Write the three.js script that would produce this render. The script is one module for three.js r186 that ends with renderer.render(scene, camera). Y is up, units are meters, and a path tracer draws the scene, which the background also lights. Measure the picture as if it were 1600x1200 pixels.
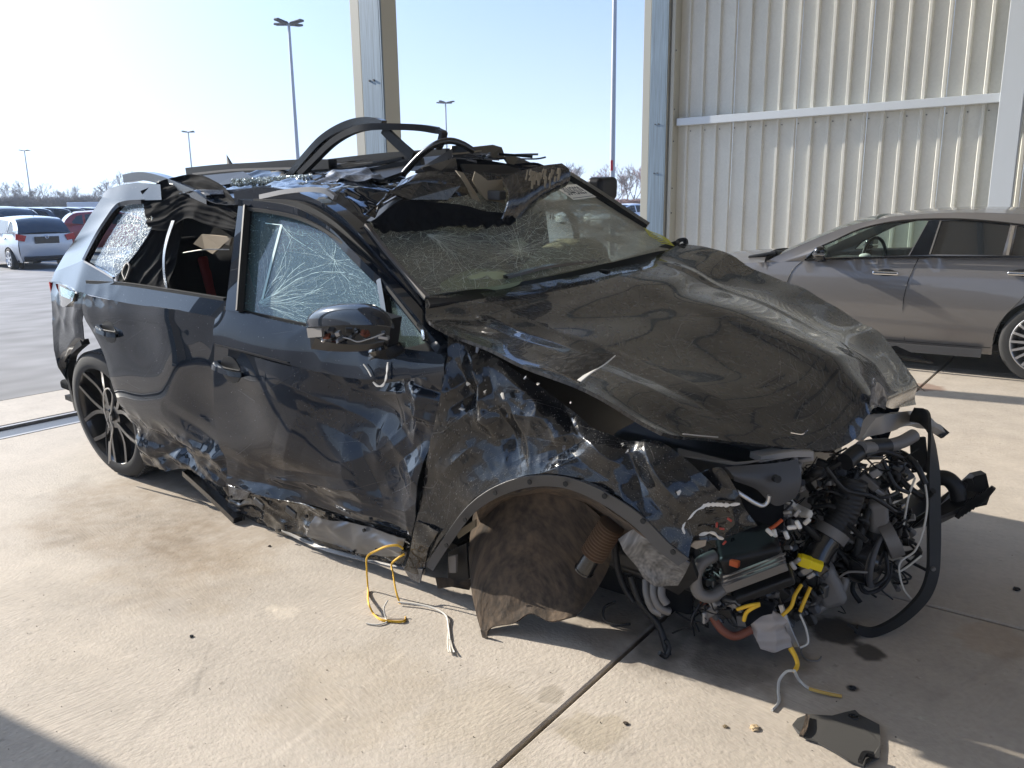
import * as THREE from 'three';
import { mergeGeometries } from 'three/addons/utils/BufferGeometryUtils.js';
import { RoundedBoxGeometry } from 'three/addons/geometries/RoundedBoxGeometry.js';
import { ImprovedNoise } from 'three/addons/math/ImprovedNoise.js';

// ------------------------------------------------------------ camera, sky, sun, exposure
const scene = new THREE.Scene();
const CAM = { h: 1.5113, f: 1259.6, pitch: 0.21838, roll: 0.0129 };
const camera = new THREE.PerspectiveCamera(2 * Math.atan(600 / CAM.f) * 180 / Math.PI, 4 / 3, 0.05, 900);
camera.rotation.order = 'YXZ';
camera.position.set(0, CAM.h, 0);
camera.rotation.set(-CAM.pitch, 0, -CAM.roll);
const renderer = new THREE.WebGLRenderer({ antialias: true });
renderer.setSize(1024, 768);
renderer.toneMapping = THREE.LinearToneMapping;
renderer.toneMappingExposure = 1.95;
renderer.shadowMap.enabled = true;
const SUN_AZ = 29 * Math.PI / 180, SUN_EL = 25 * Math.PI / 180;
const toSun = new THREE.Vector3(-Math.cos(SUN_AZ) * Math.cos(SUN_EL), Math.sin(SUN_EL), -Math.sin(SUN_AZ) * Math.cos(SUN_EL));
const sun = new THREE.DirectionalLight(new THREE.Color(1, 0.93, 0.82), 5);
sun.position.copy(toSun).multiplyScalar(60); sun.castShadow = true;
Object.assign(sun.shadow.camera, { left: -40, right: 40, top: 40, bottom: -40, near: 1, far: 160 });
sun.shadow.mapSize.set(4096, 4096); sun.shadow.radius = 1;
scene.add(sun); scene.add(sun.target);
{ // clear winter sky: blue overhead, pale at the horizon, wide bright haze about the sun
  const w = 512, h = 256, data = new Float32Array(w * h * 4), d = new THREE.Vector3();
  for (let j = 0; j < h; j++) for (let i = 0; i < w; i++) {
    const th = ((j + 0.5) / h - 0.5) * Math.PI, ph = ((i + 0.5) / w - 0.5) * 2 * Math.PI;
    d.set(Math.cos(th) * Math.cos(ph), Math.sin(th), Math.cos(th) * Math.sin(ph));
    const up = Math.max(d.y, 0), c = d.dot(toSun), k = Math.pow(1 - up, 4);
    const g = Math.max(0, c);
    const b = 0.28 * Math.pow(g, 2), m = 1.15 * Math.pow(g, 9), s = 3 * Math.pow(g, 80);
    const o = (j * w + i) * 4;
    data[o] = 0.085 + 0.40 * k + b * 0.72 + m * 0.8 + s; data[o + 1] = 0.185 + 0.40 * k + b * 0.93 + m * 0.96 + s * 0.97; data[o + 2] = 0.45 + 0.27 * k + b * 1.2 + m * 1.15 + s * 0.9; data[o + 3] = 1;
  }
  const t = new THREE.DataTexture(data, w, h, THREE.RGBAFormat, THREE.FloatType);
  t.mapping = THREE.EquirectangularReflectionMapping; t.magFilter = t.minFilter = THREE.LinearFilter; t.needsUpdate = true;
  scene.background = t; scene.environment = t;
}

// ------------------------------------------------------------ helpers
function rng(seed) { let a = seed >>> 0; return () => { a = (a + 0x6D2B79F5) | 0; let t = Math.imul(a ^ (a >>> 15), 1 | a); t = (t + Math.imul(t ^ (t >>> 7), 61 | t)) ^ t; return ((t ^ (t >>> 14)) >>> 0) / 4294967296; }; }
const perlin = new ImprovedNoise();
const nz = (x, y, z) => perlin.noise(x + 31.7, y + 12.3, z + 77.1);
const fbm = (x, y, z, o = 4) => { let s = 0, a = 0.5, f = 1; for (let i = 0; i < o; i++) { s += a * nz(x * f, y * f, z * f); a *= 0.5; f *= 2.03; } return s; };
const V = (x, y, z) => new THREE.Vector3(x, y, z);
const clamp = (x, a = 0, b = 1) => Math.min(b, Math.max(a, x));
const sstep = (a, b, x) => { const t = clamp((x - a) / (b - a)); return t * t * (3 - 2 * t); };
const hash3 = (x, y, z, k) => { let n = Math.imul(x, 374761393) + Math.imul(y, 668265263) + Math.imul(z, 1274126177) + Math.imul(k, 974634777); n = Math.imul(n ^ (n >>> 13), 1274126177); return ((n ^ (n >>> 16)) >>> 0) / 4294967296; };
function cell(x, y, z) { // squared distance to the nearest seed: dished facets with sharp ridges between them
  const X = Math.floor(x), Y = Math.floor(y), Z = Math.floor(z); let a = 9;
  for (let i = -1; i < 2; i++) for (let j = -1; j < 2; j++) for (let k = -1; k < 2; k++) {
    const px = X + i + hash3(X + i, Y + j, Z + k, 1), py = Y + j + hash3(X + i, Y + j, Z + k, 2), pz = Z + k + hash3(X + i, Y + j, Z + k, 3);
    const d = (px - x) ** 2 + (py - y) ** 2 + (pz - z) ** 2; if (d < a) a = d;
  }
  return a;
}
const ridge = (x, y, z, o = 3) => { let s = 0, a = 0.55, w = 1; for (let i = 0; i < o; i++) { const r = 1 - Math.min(1, Math.abs(nz(x, y, z)) * 2.4); s += a * r * w; w = clamp(r * 1.2); a *= 0.5; x *= 2.1; y *= 2.1; z += 5.3; } return s - 0.45; }; // sharp creases
const used = {};
function numbered(n) { used[n] = (used[n] ?? -1) + 1; return used[n] ? n + '_' + String(used[n]).padStart(3, '0') : n; }
function fin(o) { o.traverse(m => { if (m.isMesh) { m.castShadow = true; m.receiveShadow = true; } }); return o; }
function mesh(name, g, mat, parent) { const m = new THREE.Mesh(g, mat); m.name = parent ? name : numbered(name); m.castShadow = m.receiveShadow = true; (parent || scene).add(m); return m; }
function thing(name, label, category, group) { const g = new THREE.Group(); g.name = numbered(name); g.userData = { label, category }; if (group) g.userData.group = group; scene.add(g); return g; }
function tag(o, label, category, group) { o.userData.label = label; o.userData.category = category; if (group) o.userData.group = group; return o; }
function structure(o) { o.userData.kind = 'structure'; return o; }

// pixel of the 1600 x 1200 photograph -> direction from the camera
const CR = Math.cos(CAM.roll), SR = Math.sin(CAM.roll), CP = Math.cos(CAM.pitch), SP = Math.sin(CAM.pitch);
function ray(u, v) { const a0 = (u - 800) / CAM.f, b0 = (600 - v) / CAM.f, a = a0 * CR + b0 * SR, b = -a0 * SR + b0 * CR; return V(a, -SP + b * CP, -CP - b * SP); }
function ground(u, v, y = 0) { const d = ray(u, v); return d.clone().multiplyScalar((y - CAM.h) / d.y).add(V(0, CAM.h, 0)); }
function onPlane(u, v, P, n) { const d = ray(u, v); return d.clone().multiplyScalar(P.clone().sub(V(0, CAM.h, 0)).dot(n) / d.dot(n)).add(V(0, CAM.h, 0)); }
class Frame { // positions in an object's own axes, found where a pixel's ray meets one of the object's own planes or its side surface
  constructor(group, side) { this.g = group; this.side = side; group.updateMatrixWorld(true); this.inv = group.matrixWorld.clone().invert(); this.cam = V(0, CAM.h, 0).applyMatrix4(this.inv); }
  dir(u, v) { return ray(u, v).transformDirection(this.inv); }
  pt(a) {
    if (a.isVector3) return a;
    const d = this.dir(a[0], a[1]), c = this.cam;
    if (a.length === 2) return this.hit(d, 0);
    if (a[3] === 's') return this.hit(d, a[2]);
    const ax = a[3] || 'z', t = (a[2] - c[ax]) / d[ax];
    return c.clone().addScaledVector(d, t);
  }
  hit(d, off) {
    const c = this.cam, f = t => { const x = c.x + d.x * t, y = c.y + d.y * t, z = c.z + d.z * t; return z - this.side(x, y) - off; };
    let t0 = 1, f0 = f(t0), best = t0, bf = Math.abs(f0);
    for (let t = 1.05; t < 9; t += 0.05) {
      const f1 = f(t); if (Math.abs(f1) < bf) { bf = Math.abs(f1); best = t; }
      if (f0 > 0 && f1 <= 0) { let a = t0, b = t; for (let i = 0; i < 30; i++) { const m = (a + b) / 2; if (f(m) > 0) a = m; else b = m; } best = b; break; }
      t0 = t; f0 = f1;
    }
    return c.clone().addScaledVector(d, best);
  }
}
// geometry builders -----------------------------------------------------------------
function gridGeo(P, nu, nv, th, toward, unit) { // P[j][i] Vector3 grid -> closed sheet of thickness th
  const n = (nu + 1) * (nv + 1), pos = new Float32Array(n * 3), uv = new Float32Array(n * 2), idx = [];
  const mi = nu >> 1, mj = nv >> 1; let W = 0, H = 0;
  for (let i = 0; i < nu; i++) W += P[mj][i].distanceTo(P[mj][i + 1]);
  for (let j = 0; j < nv; j++) H += P[j][mi].distanceTo(P[j + 1][mi]);
  if (unit) W = H = 1;
  for (let j = 0; j <= nv; j++) for (let i = 0; i <= nu; i++) { const k = j * (nu + 1) + i; P[j][i].toArray(pos, k * 3); uv[k * 2] = i / nu * W; uv[k * 2 + 1] = (1 - j / nv) * H; }
  for (let j = 0; j < nv; j++) for (let i = 0; i < nu; i++) { const a = j * (nu + 1) + i, b = a + 1, c = a + nu + 1, d = c + 1; idx.push(a, c, b, b, c, d); }
  // face the camera side
  const A = P[mj][mi], e1 = P[mj][Math.min(nu, mi + 1)].clone().sub(A), e2 = P[Math.min(nv, mj + 1)][mi].clone().sub(A);
  const nn = e2.cross(e1); const flip = nn.dot(toward.clone().sub(A)) < 0;
  if (flip) for (let k = 0; k < idx.length; k += 3) { const t = idx[k + 1]; idx[k + 1] = idx[k + 2]; idx[k + 2] = t; }
  const g = new THREE.BufferGeometry(); g.setAttribute('position', new THREE.BufferAttribute(pos, 3)); g.setAttribute('uv', new THREE.BufferAttribute(uv, 2)); g.setIndex(idx); g.computeVertexNormals();
  if (!th) return g;
  const N = g.attributes.normal.array, back = new Float32Array(pos.length), bi = [];
  for (let k = 0; k < pos.length; k++) back[k] = pos[k] - N[k] * th;
  for (let k = 0; k < idx.length; k += 3) bi.push(idx[k], idx[k + 2], idx[k + 1]);
  const gb = new THREE.BufferGeometry(); gb.setAttribute('position', new THREE.BufferAttribute(back, 3)); gb.setAttribute('uv', g.attributes.uv.clone()); gb.setIndex(bi); gb.computeVertexNormals();
  const loop = []; for (let i = 0; i <= nu; i++) loop.push(i); for (let j = 1; j <= nv; j++) loop.push(j * (nu + 1) + nu); for (let i = nu - 1; i >= 0; i--) loop.push(nv * (nu + 1) + i); for (let j = nv - 1; j >= 0; j--) loop.push(j * (nu + 1));
  const rp = [], ru = [], ri = [];
  for (let k = 0; k < loop.length - 1; k++) { const a = loop[k], b = loop[k + 1], o = rp.length / 3; for (const [s, q] of [[pos, a], [pos, b], [back, a], [back, b]]) { rp.push(s[q * 3], s[q * 3 + 1], s[q * 3 + 2]); ru.push(uv[q * 2], uv[q * 2 + 1]); } ri.push(o, o + 1, o + 2, o + 1, o + 3, o + 2); }
  const gr = new THREE.BufferGeometry(); gr.setAttribute('position', new THREE.Float32BufferAttribute(rp, 3)); gr.setAttribute('uv', new THREE.Float32BufferAttribute(ru, 2)); gr.setIndex(ri); gr.computeVertexNormals();
  return mergeGeometries([g, gb, gr]);
}
function sampler(pts, lin) {
  if (pts.length === 1) return () => pts[0].clone();
  if (lin || pts.length === 2) {
    const L = [0]; for (let i = 1; i < pts.length; i++) L.push(L[i - 1] + pts[i].distanceTo(pts[i - 1]));
    return t => { const s = t * L[L.length - 1]; let i = 1; while (i < L.length - 1 && L[i] < s) i++; const d = L[i] - L[i - 1]; return pts[i - 1].clone().lerp(pts[i], d > 1e-9 ? clamp((s - L[i - 1]) / d) : 0); };
  }
  const c = new THREE.CatmullRomCurve3(pts, false, 'centripetal'); c.arcLengthDivisions = 300; return t => c.getPointAt(clamp(t));
}
function coonsGrid(F, o) {
  const cv = a => a.map(p => F.pt(p));
  const T = cv(o.t), B = cv(o.b), L = o.l ? cv(o.l) : [T[0], B[0]], R = o.r ? cv(o.r) : [T[T.length - 1], B[B.length - 1]];
  const t = sampler(T, o.lin), b = sampler(B, o.lin), l = sampler(L, o.lin), r = sampler(R, o.lin);
  const { nu, nv } = o, P = [];
  const t0 = t(0), t1 = t(1), b0 = b(0), b1 = b(1);
  for (let j = 0; j <= nv; j++) {
    const v = j / nv, row = []; const lv = l(v), rv = r(v);
    for (let i = 0; i <= nu; i++) {
      const u = i / nu, tu = t(u), bu = b(u);
      row.push(V(0, 0, 0).addScaledVector(tu, 1 - v).addScaledVector(bu, v).addScaledVector(lv, 1 - u).addScaledVector(rv, u)
        .addScaledVector(t0, -(1 - u) * (1 - v)).addScaledVector(t1, -u * (1 - v)).addScaledVector(b0, -(1 - u) * v).addScaledVector(b1, -u * v));
    }
    P.push(row);
  }
  return P;
}
function displace(P, nu, nv, cam, fn) {
  const Q = P.map(r => r.map(p => p.clone()));
  for (let j = 0; j <= nv; j++) for (let i = 0; i <= nu; i++) {
    const a = P[j][Math.max(0, i - 1)], b = P[j][Math.min(nu, i + 1)], c = P[Math.max(0, j - 1)][i], d = P[Math.min(nv, j + 1)][i];
    const n = b.clone().sub(a).cross(d.clone().sub(c)); if (n.lengthSq() < 1e-16) continue; n.normalize(); if (n.dot(cam.clone().sub(P[j][i])) < 0) n.negate();
    Q[j][i].addScaledVector(n, fn(P[j][i], i / nu, j / nv));
  }
  return Q;
}
function sheetGeo(F, o) { let P = coonsGrid(F, o); if (o.d) P = displace(P, o.nu, o.nv, F.cam, o.d); return gridGeo(P, o.nu, o.nv, o.th ?? 0.004, F.cam, o.unit); }
function subSheet(F, name, parent, mat, o, u0, u1, v0, v1, lift, n = 16) { // a piece of the sheet o laid just above it
  const P = displace(coonsGrid(F, o), o.nu, o.nv, F.cam, o.d), Q = [];
  const at = (u, v) => { const x = u * o.nu, y = v * o.nv, i = Math.min(o.nu - 1, Math.floor(x)), j = Math.min(o.nv - 1, Math.floor(y)), a = x - i, b = y - j; return V(0, 0, 0).addScaledVector(P[j][i], (1 - a) * (1 - b)).addScaledVector(P[j][i + 1], a * (1 - b)).addScaledVector(P[j + 1][i], (1 - a) * b).addScaledVector(P[j + 1][i + 1], a * b); };
  const m = typeof v0 === 'function' ? v0 : (s => [v0, v1]);
  for (let j = 0; j <= n; j++) { const r = []; for (let i = 0; i <= n; i++) { const [a, b] = m(i / n); r.push(at(u0 + (u1 - u0) * i / n, a + (b - a) * j / n)); } Q.push(r); }
  return mesh(name, gridGeo(displace(Q, n, n, F.cam, () => lift), n, n, 0.001, F.cam, true), mat, parent);
}
function sheet(F, name, parent, mat, o) { return mesh(name, sheetGeo(F, o), mat, parent); }
function tubeGeo(pts, r, o = {}) {
  const c = new THREE.CatmullRomCurve3(pts, false, o.lin ? 'catmullrom' : 'centripetal', o.lin ? 0.02 : 0.5), n = o.seg ?? Math.max(8, pts.length * 6), m = o.rad ?? 8;
  const fr = c.computeFrenetFrames(n, false), pos = [], uv = [], idx = [], L = c.getLength();
  for (let i = 0; i <= n; i++) { const p = c.getPointAt(i / n), rr = typeof r === 'function' ? r(i / n) : r; for (let k = 0; k <= m; k++) { const a = k / m * 2 * Math.PI, v = p.clone().addScaledVector(fr.normals[i], Math.cos(a) * rr).addScaledVector(fr.binormals[i], Math.sin(a) * rr); pos.push(v.x, v.y, v.z); uv.push(i / n * L, k / m * 0.1); } }
  for (let i = 0; i < n; i++) for (let k = 0; k < m; k++) { const a = i * (m + 1) + k, b = a + m + 1; idx.push(a, a + 1, b, b, a + 1, b + 1); }
  if (!o.open) for (const [i, s] of [[0, 1], [n, -1]]) { const p = c.getPointAt(i / n), o0 = pos.length / 3; pos.push(p.x, p.y, p.z); uv.push(0, 0); for (let k = 0; k <= m; k++) { const q = (i * (m + 1) + k) * 3; pos.push(pos[q], pos[q + 1], pos[q + 2]); uv.push(0, 0); } for (let k = 1; k <= m; k++) s > 0 ? idx.push(o0, o0 + k + 1, o0 + k) : idx.push(o0, o0 + k, o0 + k + 1); }
  const g = new THREE.BufferGeometry(); g.setAttribute('position', new THREE.Float32BufferAttribute(pos, 3)); g.setAttribute('uv', new THREE.Float32BufferAttribute(uv, 2)); g.setIndex(idx); g.computeVertexNormals(); return g;
}
function tube(F, name, parent, mat, pts, r, o) { return mesh(name, tubeGeo(pts.map(p => F.pt(p)), r, o), mat, parent); }
function barGeo(pts, w, h, up, o = {}) { // rectangular section swept along pts; w across, h along up
  const c = sampler(pts, o.lin), n = o.seg ?? Math.max(6, pts.length * 5), P = [];
  const sec = [[-1, -1], [1, -1], [1, 1], [-1, 1], [-1, -1]], pos = [], idx = [], uv = [];
  for (let i = 0; i <= n; i++) {
    const t = i / n, p = c(t), tg = c(Math.min(1, t + 0.01)).sub(c(Math.max(0, t - 0.01))).normalize();
    const u0 = typeof up === 'function' ? up(t) : up, x = tg.clone().cross(u0).normalize(), y = x.clone().cross(tg).normalize();
    const ww = typeof w === 'function' ? w(t) : w, hh = typeof h === 'function' ? h(t) : h;
    P.push(sec.map(([a, b]) => p.clone().addScaledVector(x, a * ww / 2).addScaledVector(y, b * hh / 2)));
  }
  let acc = 0;
  for (let i = 0; i < n; i++) { const l = P[i][0].distanceTo(P[i + 1][0]); for (let k = 0; k < 4; k++) { const o0 = pos.length / 3; for (const [q, s] of [[P[i][k], 0], [P[i][k + 1], 1], [P[i + 1][k], 2], [P[i + 1][k + 1], 3]]) { pos.push(q.x, q.y, q.z); uv.push(acc + (s > 1 ? l : 0), (s & 1) * 0.05); } idx.push(o0, o0 + 2, o0 + 1, o0 + 1, o0 + 2, o0 + 3); } acc += l; }
  for (const i of [0, n]) { const o0 = pos.length / 3; for (let k = 0; k < 4; k++) { pos.push(P[i][k].x, P[i][k].y, P[i][k].z); uv.push(0, 0); } i ? idx.push(o0, o0 + 2, o0 + 1, o0, o0 + 3, o0 + 2) : idx.push(o0, o0 + 1, o0 + 2, o0, o0 + 2, o0 + 3); }
  const g = new THREE.BufferGeometry(); g.setAttribute('position', new THREE.Float32BufferAttribute(pos, 3)); g.setAttribute('uv', new THREE.Float32BufferAttribute(uv, 2)); g.setIndex(idx); g.computeVertexNormals(); return g;
}
function bar(F, name, parent, mat, pts, w, h, up, o) { return mesh(name, barGeo(pts.map(p => F.pt(p)), w, h, up, o), mat, parent); }
function plateGeo(P2, P3, th, cam) { // flat or slightly warped piece: outline in 2D for the triangulation, its points in 3D
  const tri = THREE.ShapeUtils.triangulateShape(P2.map(p => new THREE.Vector2(p[0], -p[1])), []);
  const n = V(0, 0, 0); for (const [a, b, c] of tri) n.add(P3[b].clone().sub(P3[a]).cross(P3[c].clone().sub(P3[a]))); n.normalize();
  if (n.dot(cam.clone().sub(P3[0])) < 0) n.negate();
  const B3 = P3.map(p => p.clone().addScaledVector(n, -th)), pos = [], uv = []; const e = Math.abs(n.y) > 0.7 ? 'xz' : Math.abs(n.z) > Math.abs(n.x) ? 'xy' : 'zy';
  const put = (a, b, c, d) => { const m = b.clone().sub(a).cross(c.clone().sub(a)); const q = d && m.dot(d) < 0 ? [a, c, b] : [a, b, c]; for (const p of q) { pos.push(p.x, p.y, p.z); uv.push(p[e[0]], p[e[1]]); } };
  const nb = n.clone().negate();
  for (const [a, b, c] of tri) { put(P3[a], P3[b], P3[c], n); put(B3[a], B3[b], B3[c], nb); }
  const ctr = P3.reduce((s, p) => s.add(p), V(0, 0, 0)).multiplyScalar(1 / P3.length);
  for (let i = 0; i < P3.length; i++) { const j = (i + 1) % P3.length, out = P3[i].clone().add(P3[j]).multiplyScalar(0.5).sub(ctr); put(P3[i], P3[j], B3[i], out); put(P3[j], B3[j], B3[i], out); }
  const g = new THREE.BufferGeometry(); g.setAttribute('position', new THREE.Float32BufferAttribute(pos, 3)); g.setAttribute('uv', new THREE.Float32BufferAttribute(uv, 2)); g.computeVertexNormals(); return g;
}
function plate(F, name, parent, mat, pts, th = 0.004) { return mesh(name, plateGeo(pts, pts.map(p => F.pt(p)), th, F.cam), mat, parent); }
function rbox(w, h, d, r = 0.006, s = 2) { return new RoundedBoxGeometry(w, h, d, s, Math.min(r, w / 2.1, h / 2.1, d / 2.1)); }
function put(g, p, rx = 0, ry = 0, rz = 0) { return g.applyMatrix4(new THREE.Matrix4().compose(p, new THREE.Quaternion().setFromEuler(new THREE.Euler(rx, ry, rz)), V(1, 1, 1))); }
function alongGeo(g, a, b) { // a geometry built along +y, centred, laid from a to b direction
  const q = new THREE.Quaternion().setFromUnitVectors(V(0, 1, 0), b.clone().sub(a).normalize()); return g.applyMatrix4(new THREE.Matrix4().compose(a.clone().add(b).multiplyScalar(0.5), q, V(1, 1, 1)));
}
const cyl = (a, b, r0, r1 = r0, n = 20) => alongGeo(new THREE.CylinderGeometry(r1, r0, a.distanceTo(b), n), a, b);
const merged = l => mergeGeometries(l.map(g => { const q = g.index ? g.toNonIndexed() : g; for (const k of Object.keys(q.attributes)) if (!['position', 'normal', 'uv'].includes(k)) q.deleteAttribute(k); return q; }));

// ------------------------------------------------------------ textures and materials
const lin2s = x => Math.round(255 * clamp(x <= 0.0031308 ? 12.92 * x : 1.055 * Math.pow(x, 1 / 2.4) - 0.055));
function tex(w, h, fn, color = true) {
  const d = new Uint8Array(w * h * 4);
  for (let j = 0; j < h; j++) for (let i = 0; i < w; i++) { const c = fn(i / w, j / h, i, j), o = (j * w + i) * 4; if (color) { d[o] = lin2s(c[0]); d[o + 1] = lin2s(c[1]); d[o + 2] = lin2s(c[2]); } else { const q = Math.round(255 * clamp(c)); d[o] = d[o + 1] = d[o + 2] = q; } d[o + 3] = 255; }
  const t = new THREE.DataTexture(d, w, h); t.wrapS = t.wrapT = THREE.RepeatWrapping; t.magFilter = THREE.LinearFilter; t.minFilter = THREE.LinearMipmapLinearFilter; t.generateMipmaps = true; if (color) t.colorSpace = THREE.SRGBColorSpace; t.needsUpdate = true; return t;
}
function drawTex(w, h, fn, color = true) { const c = document.createElement('canvas'); c.width = w; c.height = h; fn(c.getContext('2d'), w, h); const t = new THREE.CanvasTexture(c); t.wrapS = t.wrapT = THREE.RepeatWrapping; t.magFilter = THREE.LinearFilter; if (color) t.colorSpace = THREE.SRGBColorSpace; return t; }
// tiling noise on a unit square
const tn = (u, v, f, k = 0) => { const a = u * 2 * Math.PI, b = v * 2 * Math.PI, r = f / (2 * Math.PI); return nz(Math.cos(a) * r + k * 3.1, Math.sin(a) * r + Math.cos(b) * r, Math.sin(b) * r + k * 7.7); };
const tf = (u, v, f, k = 0, o = 4) => { let s = 0, a = 0.5; for (let i = 0; i < o; i++) { s += a * tn(u, v, f, k + i); f *= 2.1; a *= 0.55; } return s; };
const std = (c, roughness = 0.7, metalness = 0, o = {}) => new THREE.MeshStandardMaterial({ color: new THREE.Color().setRGB(...c), roughness, metalness, side: THREE.DoubleSide, ...o });
const phy = (c, roughness, o = {}) => new THREE.MeshPhysicalMaterial({ color: new THREE.Color().setRGB(...c), roughness, side: THREE.DoubleSide, ...o });
const white = { color: 0xffffff };

// car paint of the wreck: road film, specks and hair scratches over black lacquer
function paintMaps(seed, film, specks, scratches, rough0, rough1, base) {
  const N = 1024, film_ = new Float32Array(N * N), R = rng(seed);
  for (let j = 0; j < N; j++) for (let i = 0; i < N; i++) { const u = i / N, v = j / N; film_[j * N + i] = clamp(film * clamp(0.42 + 0.28 * tf(u, v, 5, seed, 3) + 0.9 * tf(u, v, 60, seed + 5, 2))); }
  const dot = (x, y, r, a) => { for (let j = -r; j <= r; j++) for (let i = -r; i <= r; i++) if (i * i + j * j <= r * r) { const k = ((y + j + N) % N) * N + (x + i + N) % N; film_[k] = Math.max(film_[k], a); } };
  for (let k = 0; k < specks; k++) dot((R() * N) | 0, (R() * N) | 0, R() < 0.1 ? 2 : R() < 0.5 ? 1 : 0, 0.3 + 0.6 * R());
  for (let k = 0; k < scratches; k++) { let x = R() * N, y = R() * N; const cl = R() < 0.6 ? 0.35 : R() * 6.28, n = 40 + R() * R() * 420; let a = cl + (R() - 0.5) * 0.5; const s = 0.25 + 0.5 * R(); for (let i = 0; i < n; i++) { a += (R() - 0.5) * 0.02; x += Math.cos(a); y += Math.sin(a); dot(((x | 0) + 4 * N) % N, ((y | 0) + 4 * N) % N, 0, s * (R() < 0.85 ? 1 : 0.2)); } }
  const at = (i, j) => film_[j * N + i];
  return {
    map: tex(N, N, (u, v, i, j) => { const f = at(i, j); return [base[0] + f * 0.20, base[1] + f * 0.185, base[2] + f * 0.16]; }),
    roughnessMap: tex(N, N, (u, v, i, j) => rough0 + (rough1 - rough0) * clamp(at(i, j) * 1.6), false),
  };
}
const pmClean = paintMaps(3, 0.012, 500, 14, 0.12, 0.6, [0.007, 0.011, 0.019]);
const pmHood = paintMaps(11, 0.20, 1300, 110, 0.2, 0.6, [0.008, 0.009, 0.011]);
const pmScrape = paintMaps(23, 0.035, 6000, 70, 0.25, 0.6, [0.005, 0.006, 0.008]);
const M = {};
const lac = (pm, cc, ccr, si) => new THREE.MeshPhysicalMaterial({ color: 0xffffff, map: pm.map, roughnessMap: pm.roughnessMap, roughness: 1, metalness: 0, clearcoat: cc, clearcoatRoughness: ccr, specularIntensity: si, side: THREE.DoubleSide });
M.paint = lac(pmClean, 0.8, 0.012, 0.06);
M.paintHood = lac(pmHood, 0.9, 0.03, 0.3);
M.paintScrape = lac(pmScrape, 0.75, 0.07, 0.45);
M.plastic = phy([0.011, 0.011, 0.012], 0.42, { specularIntensity: 0.55 });
M.plasticGloss = phy([0.008, 0.008, 0.009], 0.22, { clearcoat: 0.5, clearcoatRoughness: 0.1 });
M.plasticGrey = std([0.05, 0.05, 0.052], 0.55);
M.rubber = phy([0.016, 0.016, 0.016], 0.6, { specularIntensity: 0.5 });
M.fabric = phy([0.007, 0.008, 0.010], 0.85, { specularIntensity: 0.08 });
M.fabricGrey = std([0.05, 0.052, 0.055], 0.9);
M.beige = std([0.30, 0.25, 0.19], 0.9);
M.tan = std([0.20, 0.165, 0.11], 0.75);
M.red = std([0.22, 0.012, 0.012], 0.8);
M.alu = std([0.55, 0.56, 0.58], 0.38, 0.9);
M.aluDull = std([0.32, 0.31, 0.30], 0.55, 0.7);
M.steelDark = std([0.10, 0.10, 0.10], 0.45, 0.8);
M.castGrey = std([0.16, 0.15, 0.14], 0.6, 0.4);
M.chrome = std([0.75, 0.76, 0.78], 0.12, 1);
M.torn = std([0.62, 0.60, 0.56], 0.5, 0.3);
M.yellow = std([0.72, 0.42, 0.02], 0.6);
M.yellowClip = std([0.80, 0.62, 0.0], 0.5);
M.orange = std([0.42, 0.07, 0.012], 0.6);
M.redbrown = std([0.17, 0.05, 0.025], 0.65);
M.string = std([0.55, 0.52, 0.46], 0.9);
M.tyre = std([0.028, 0.028, 0.028], 0.85);
M.rim = phy([0.035, 0.036, 0.04], 0.3, { metalness: 0.6, clearcoat: 0.6, clearcoatRoughness: 0.1 });
{
  const N = 512;
  M.mud = std([1, 1, 1], 0.95, 0, { map: tex(N, N, (u, v) => { const a = tf(u, v, 5, 2), b = tf(u, v, 34, 9, 3), k = clamp(0.5 + 1.2 * a + 0.9 * b); return [0.022 + 0.075 * k, 0.016 + 0.05 * k, 0.011 + 0.03 * k]; }), bumpMap: tex(N, N, (u, v) => 0.5 + tf(u, v, 26, 4, 4), false), bumpScale: 0.0025 });
  M.bare = std([1, 1, 1], 1, 0.85, { map: tex(N, N, (u, v) => { const k = clamp(0.5 + 0.6 * tf(u, v, 28, 31) + 0.4 * tn(u, v, 90, 8)); return [0.05 + 0.2 * k, 0.053 + 0.21 * k, 0.06 + 0.23 * k]; }), roughnessMap: tex(N, N, (u, v) => 0.28 + 0.3 * clamp(0.5 + tf(u, v, 22, 14)), false) });
}
M.glass = phy([0.80, 0.90, 0.88], 0.02, { transmission: 1, thickness: 0, ior: 1.5 });
M.glassTint = phy([0.10, 0.12, 0.13], 0.02, { transmission: 1, thickness: 0, ior: 1.5 });
M.glassDark = phy([0.012, 0.014, 0.016], 0.04, { clearcoat: 1, clearcoatRoughness: 0.01 });

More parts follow.
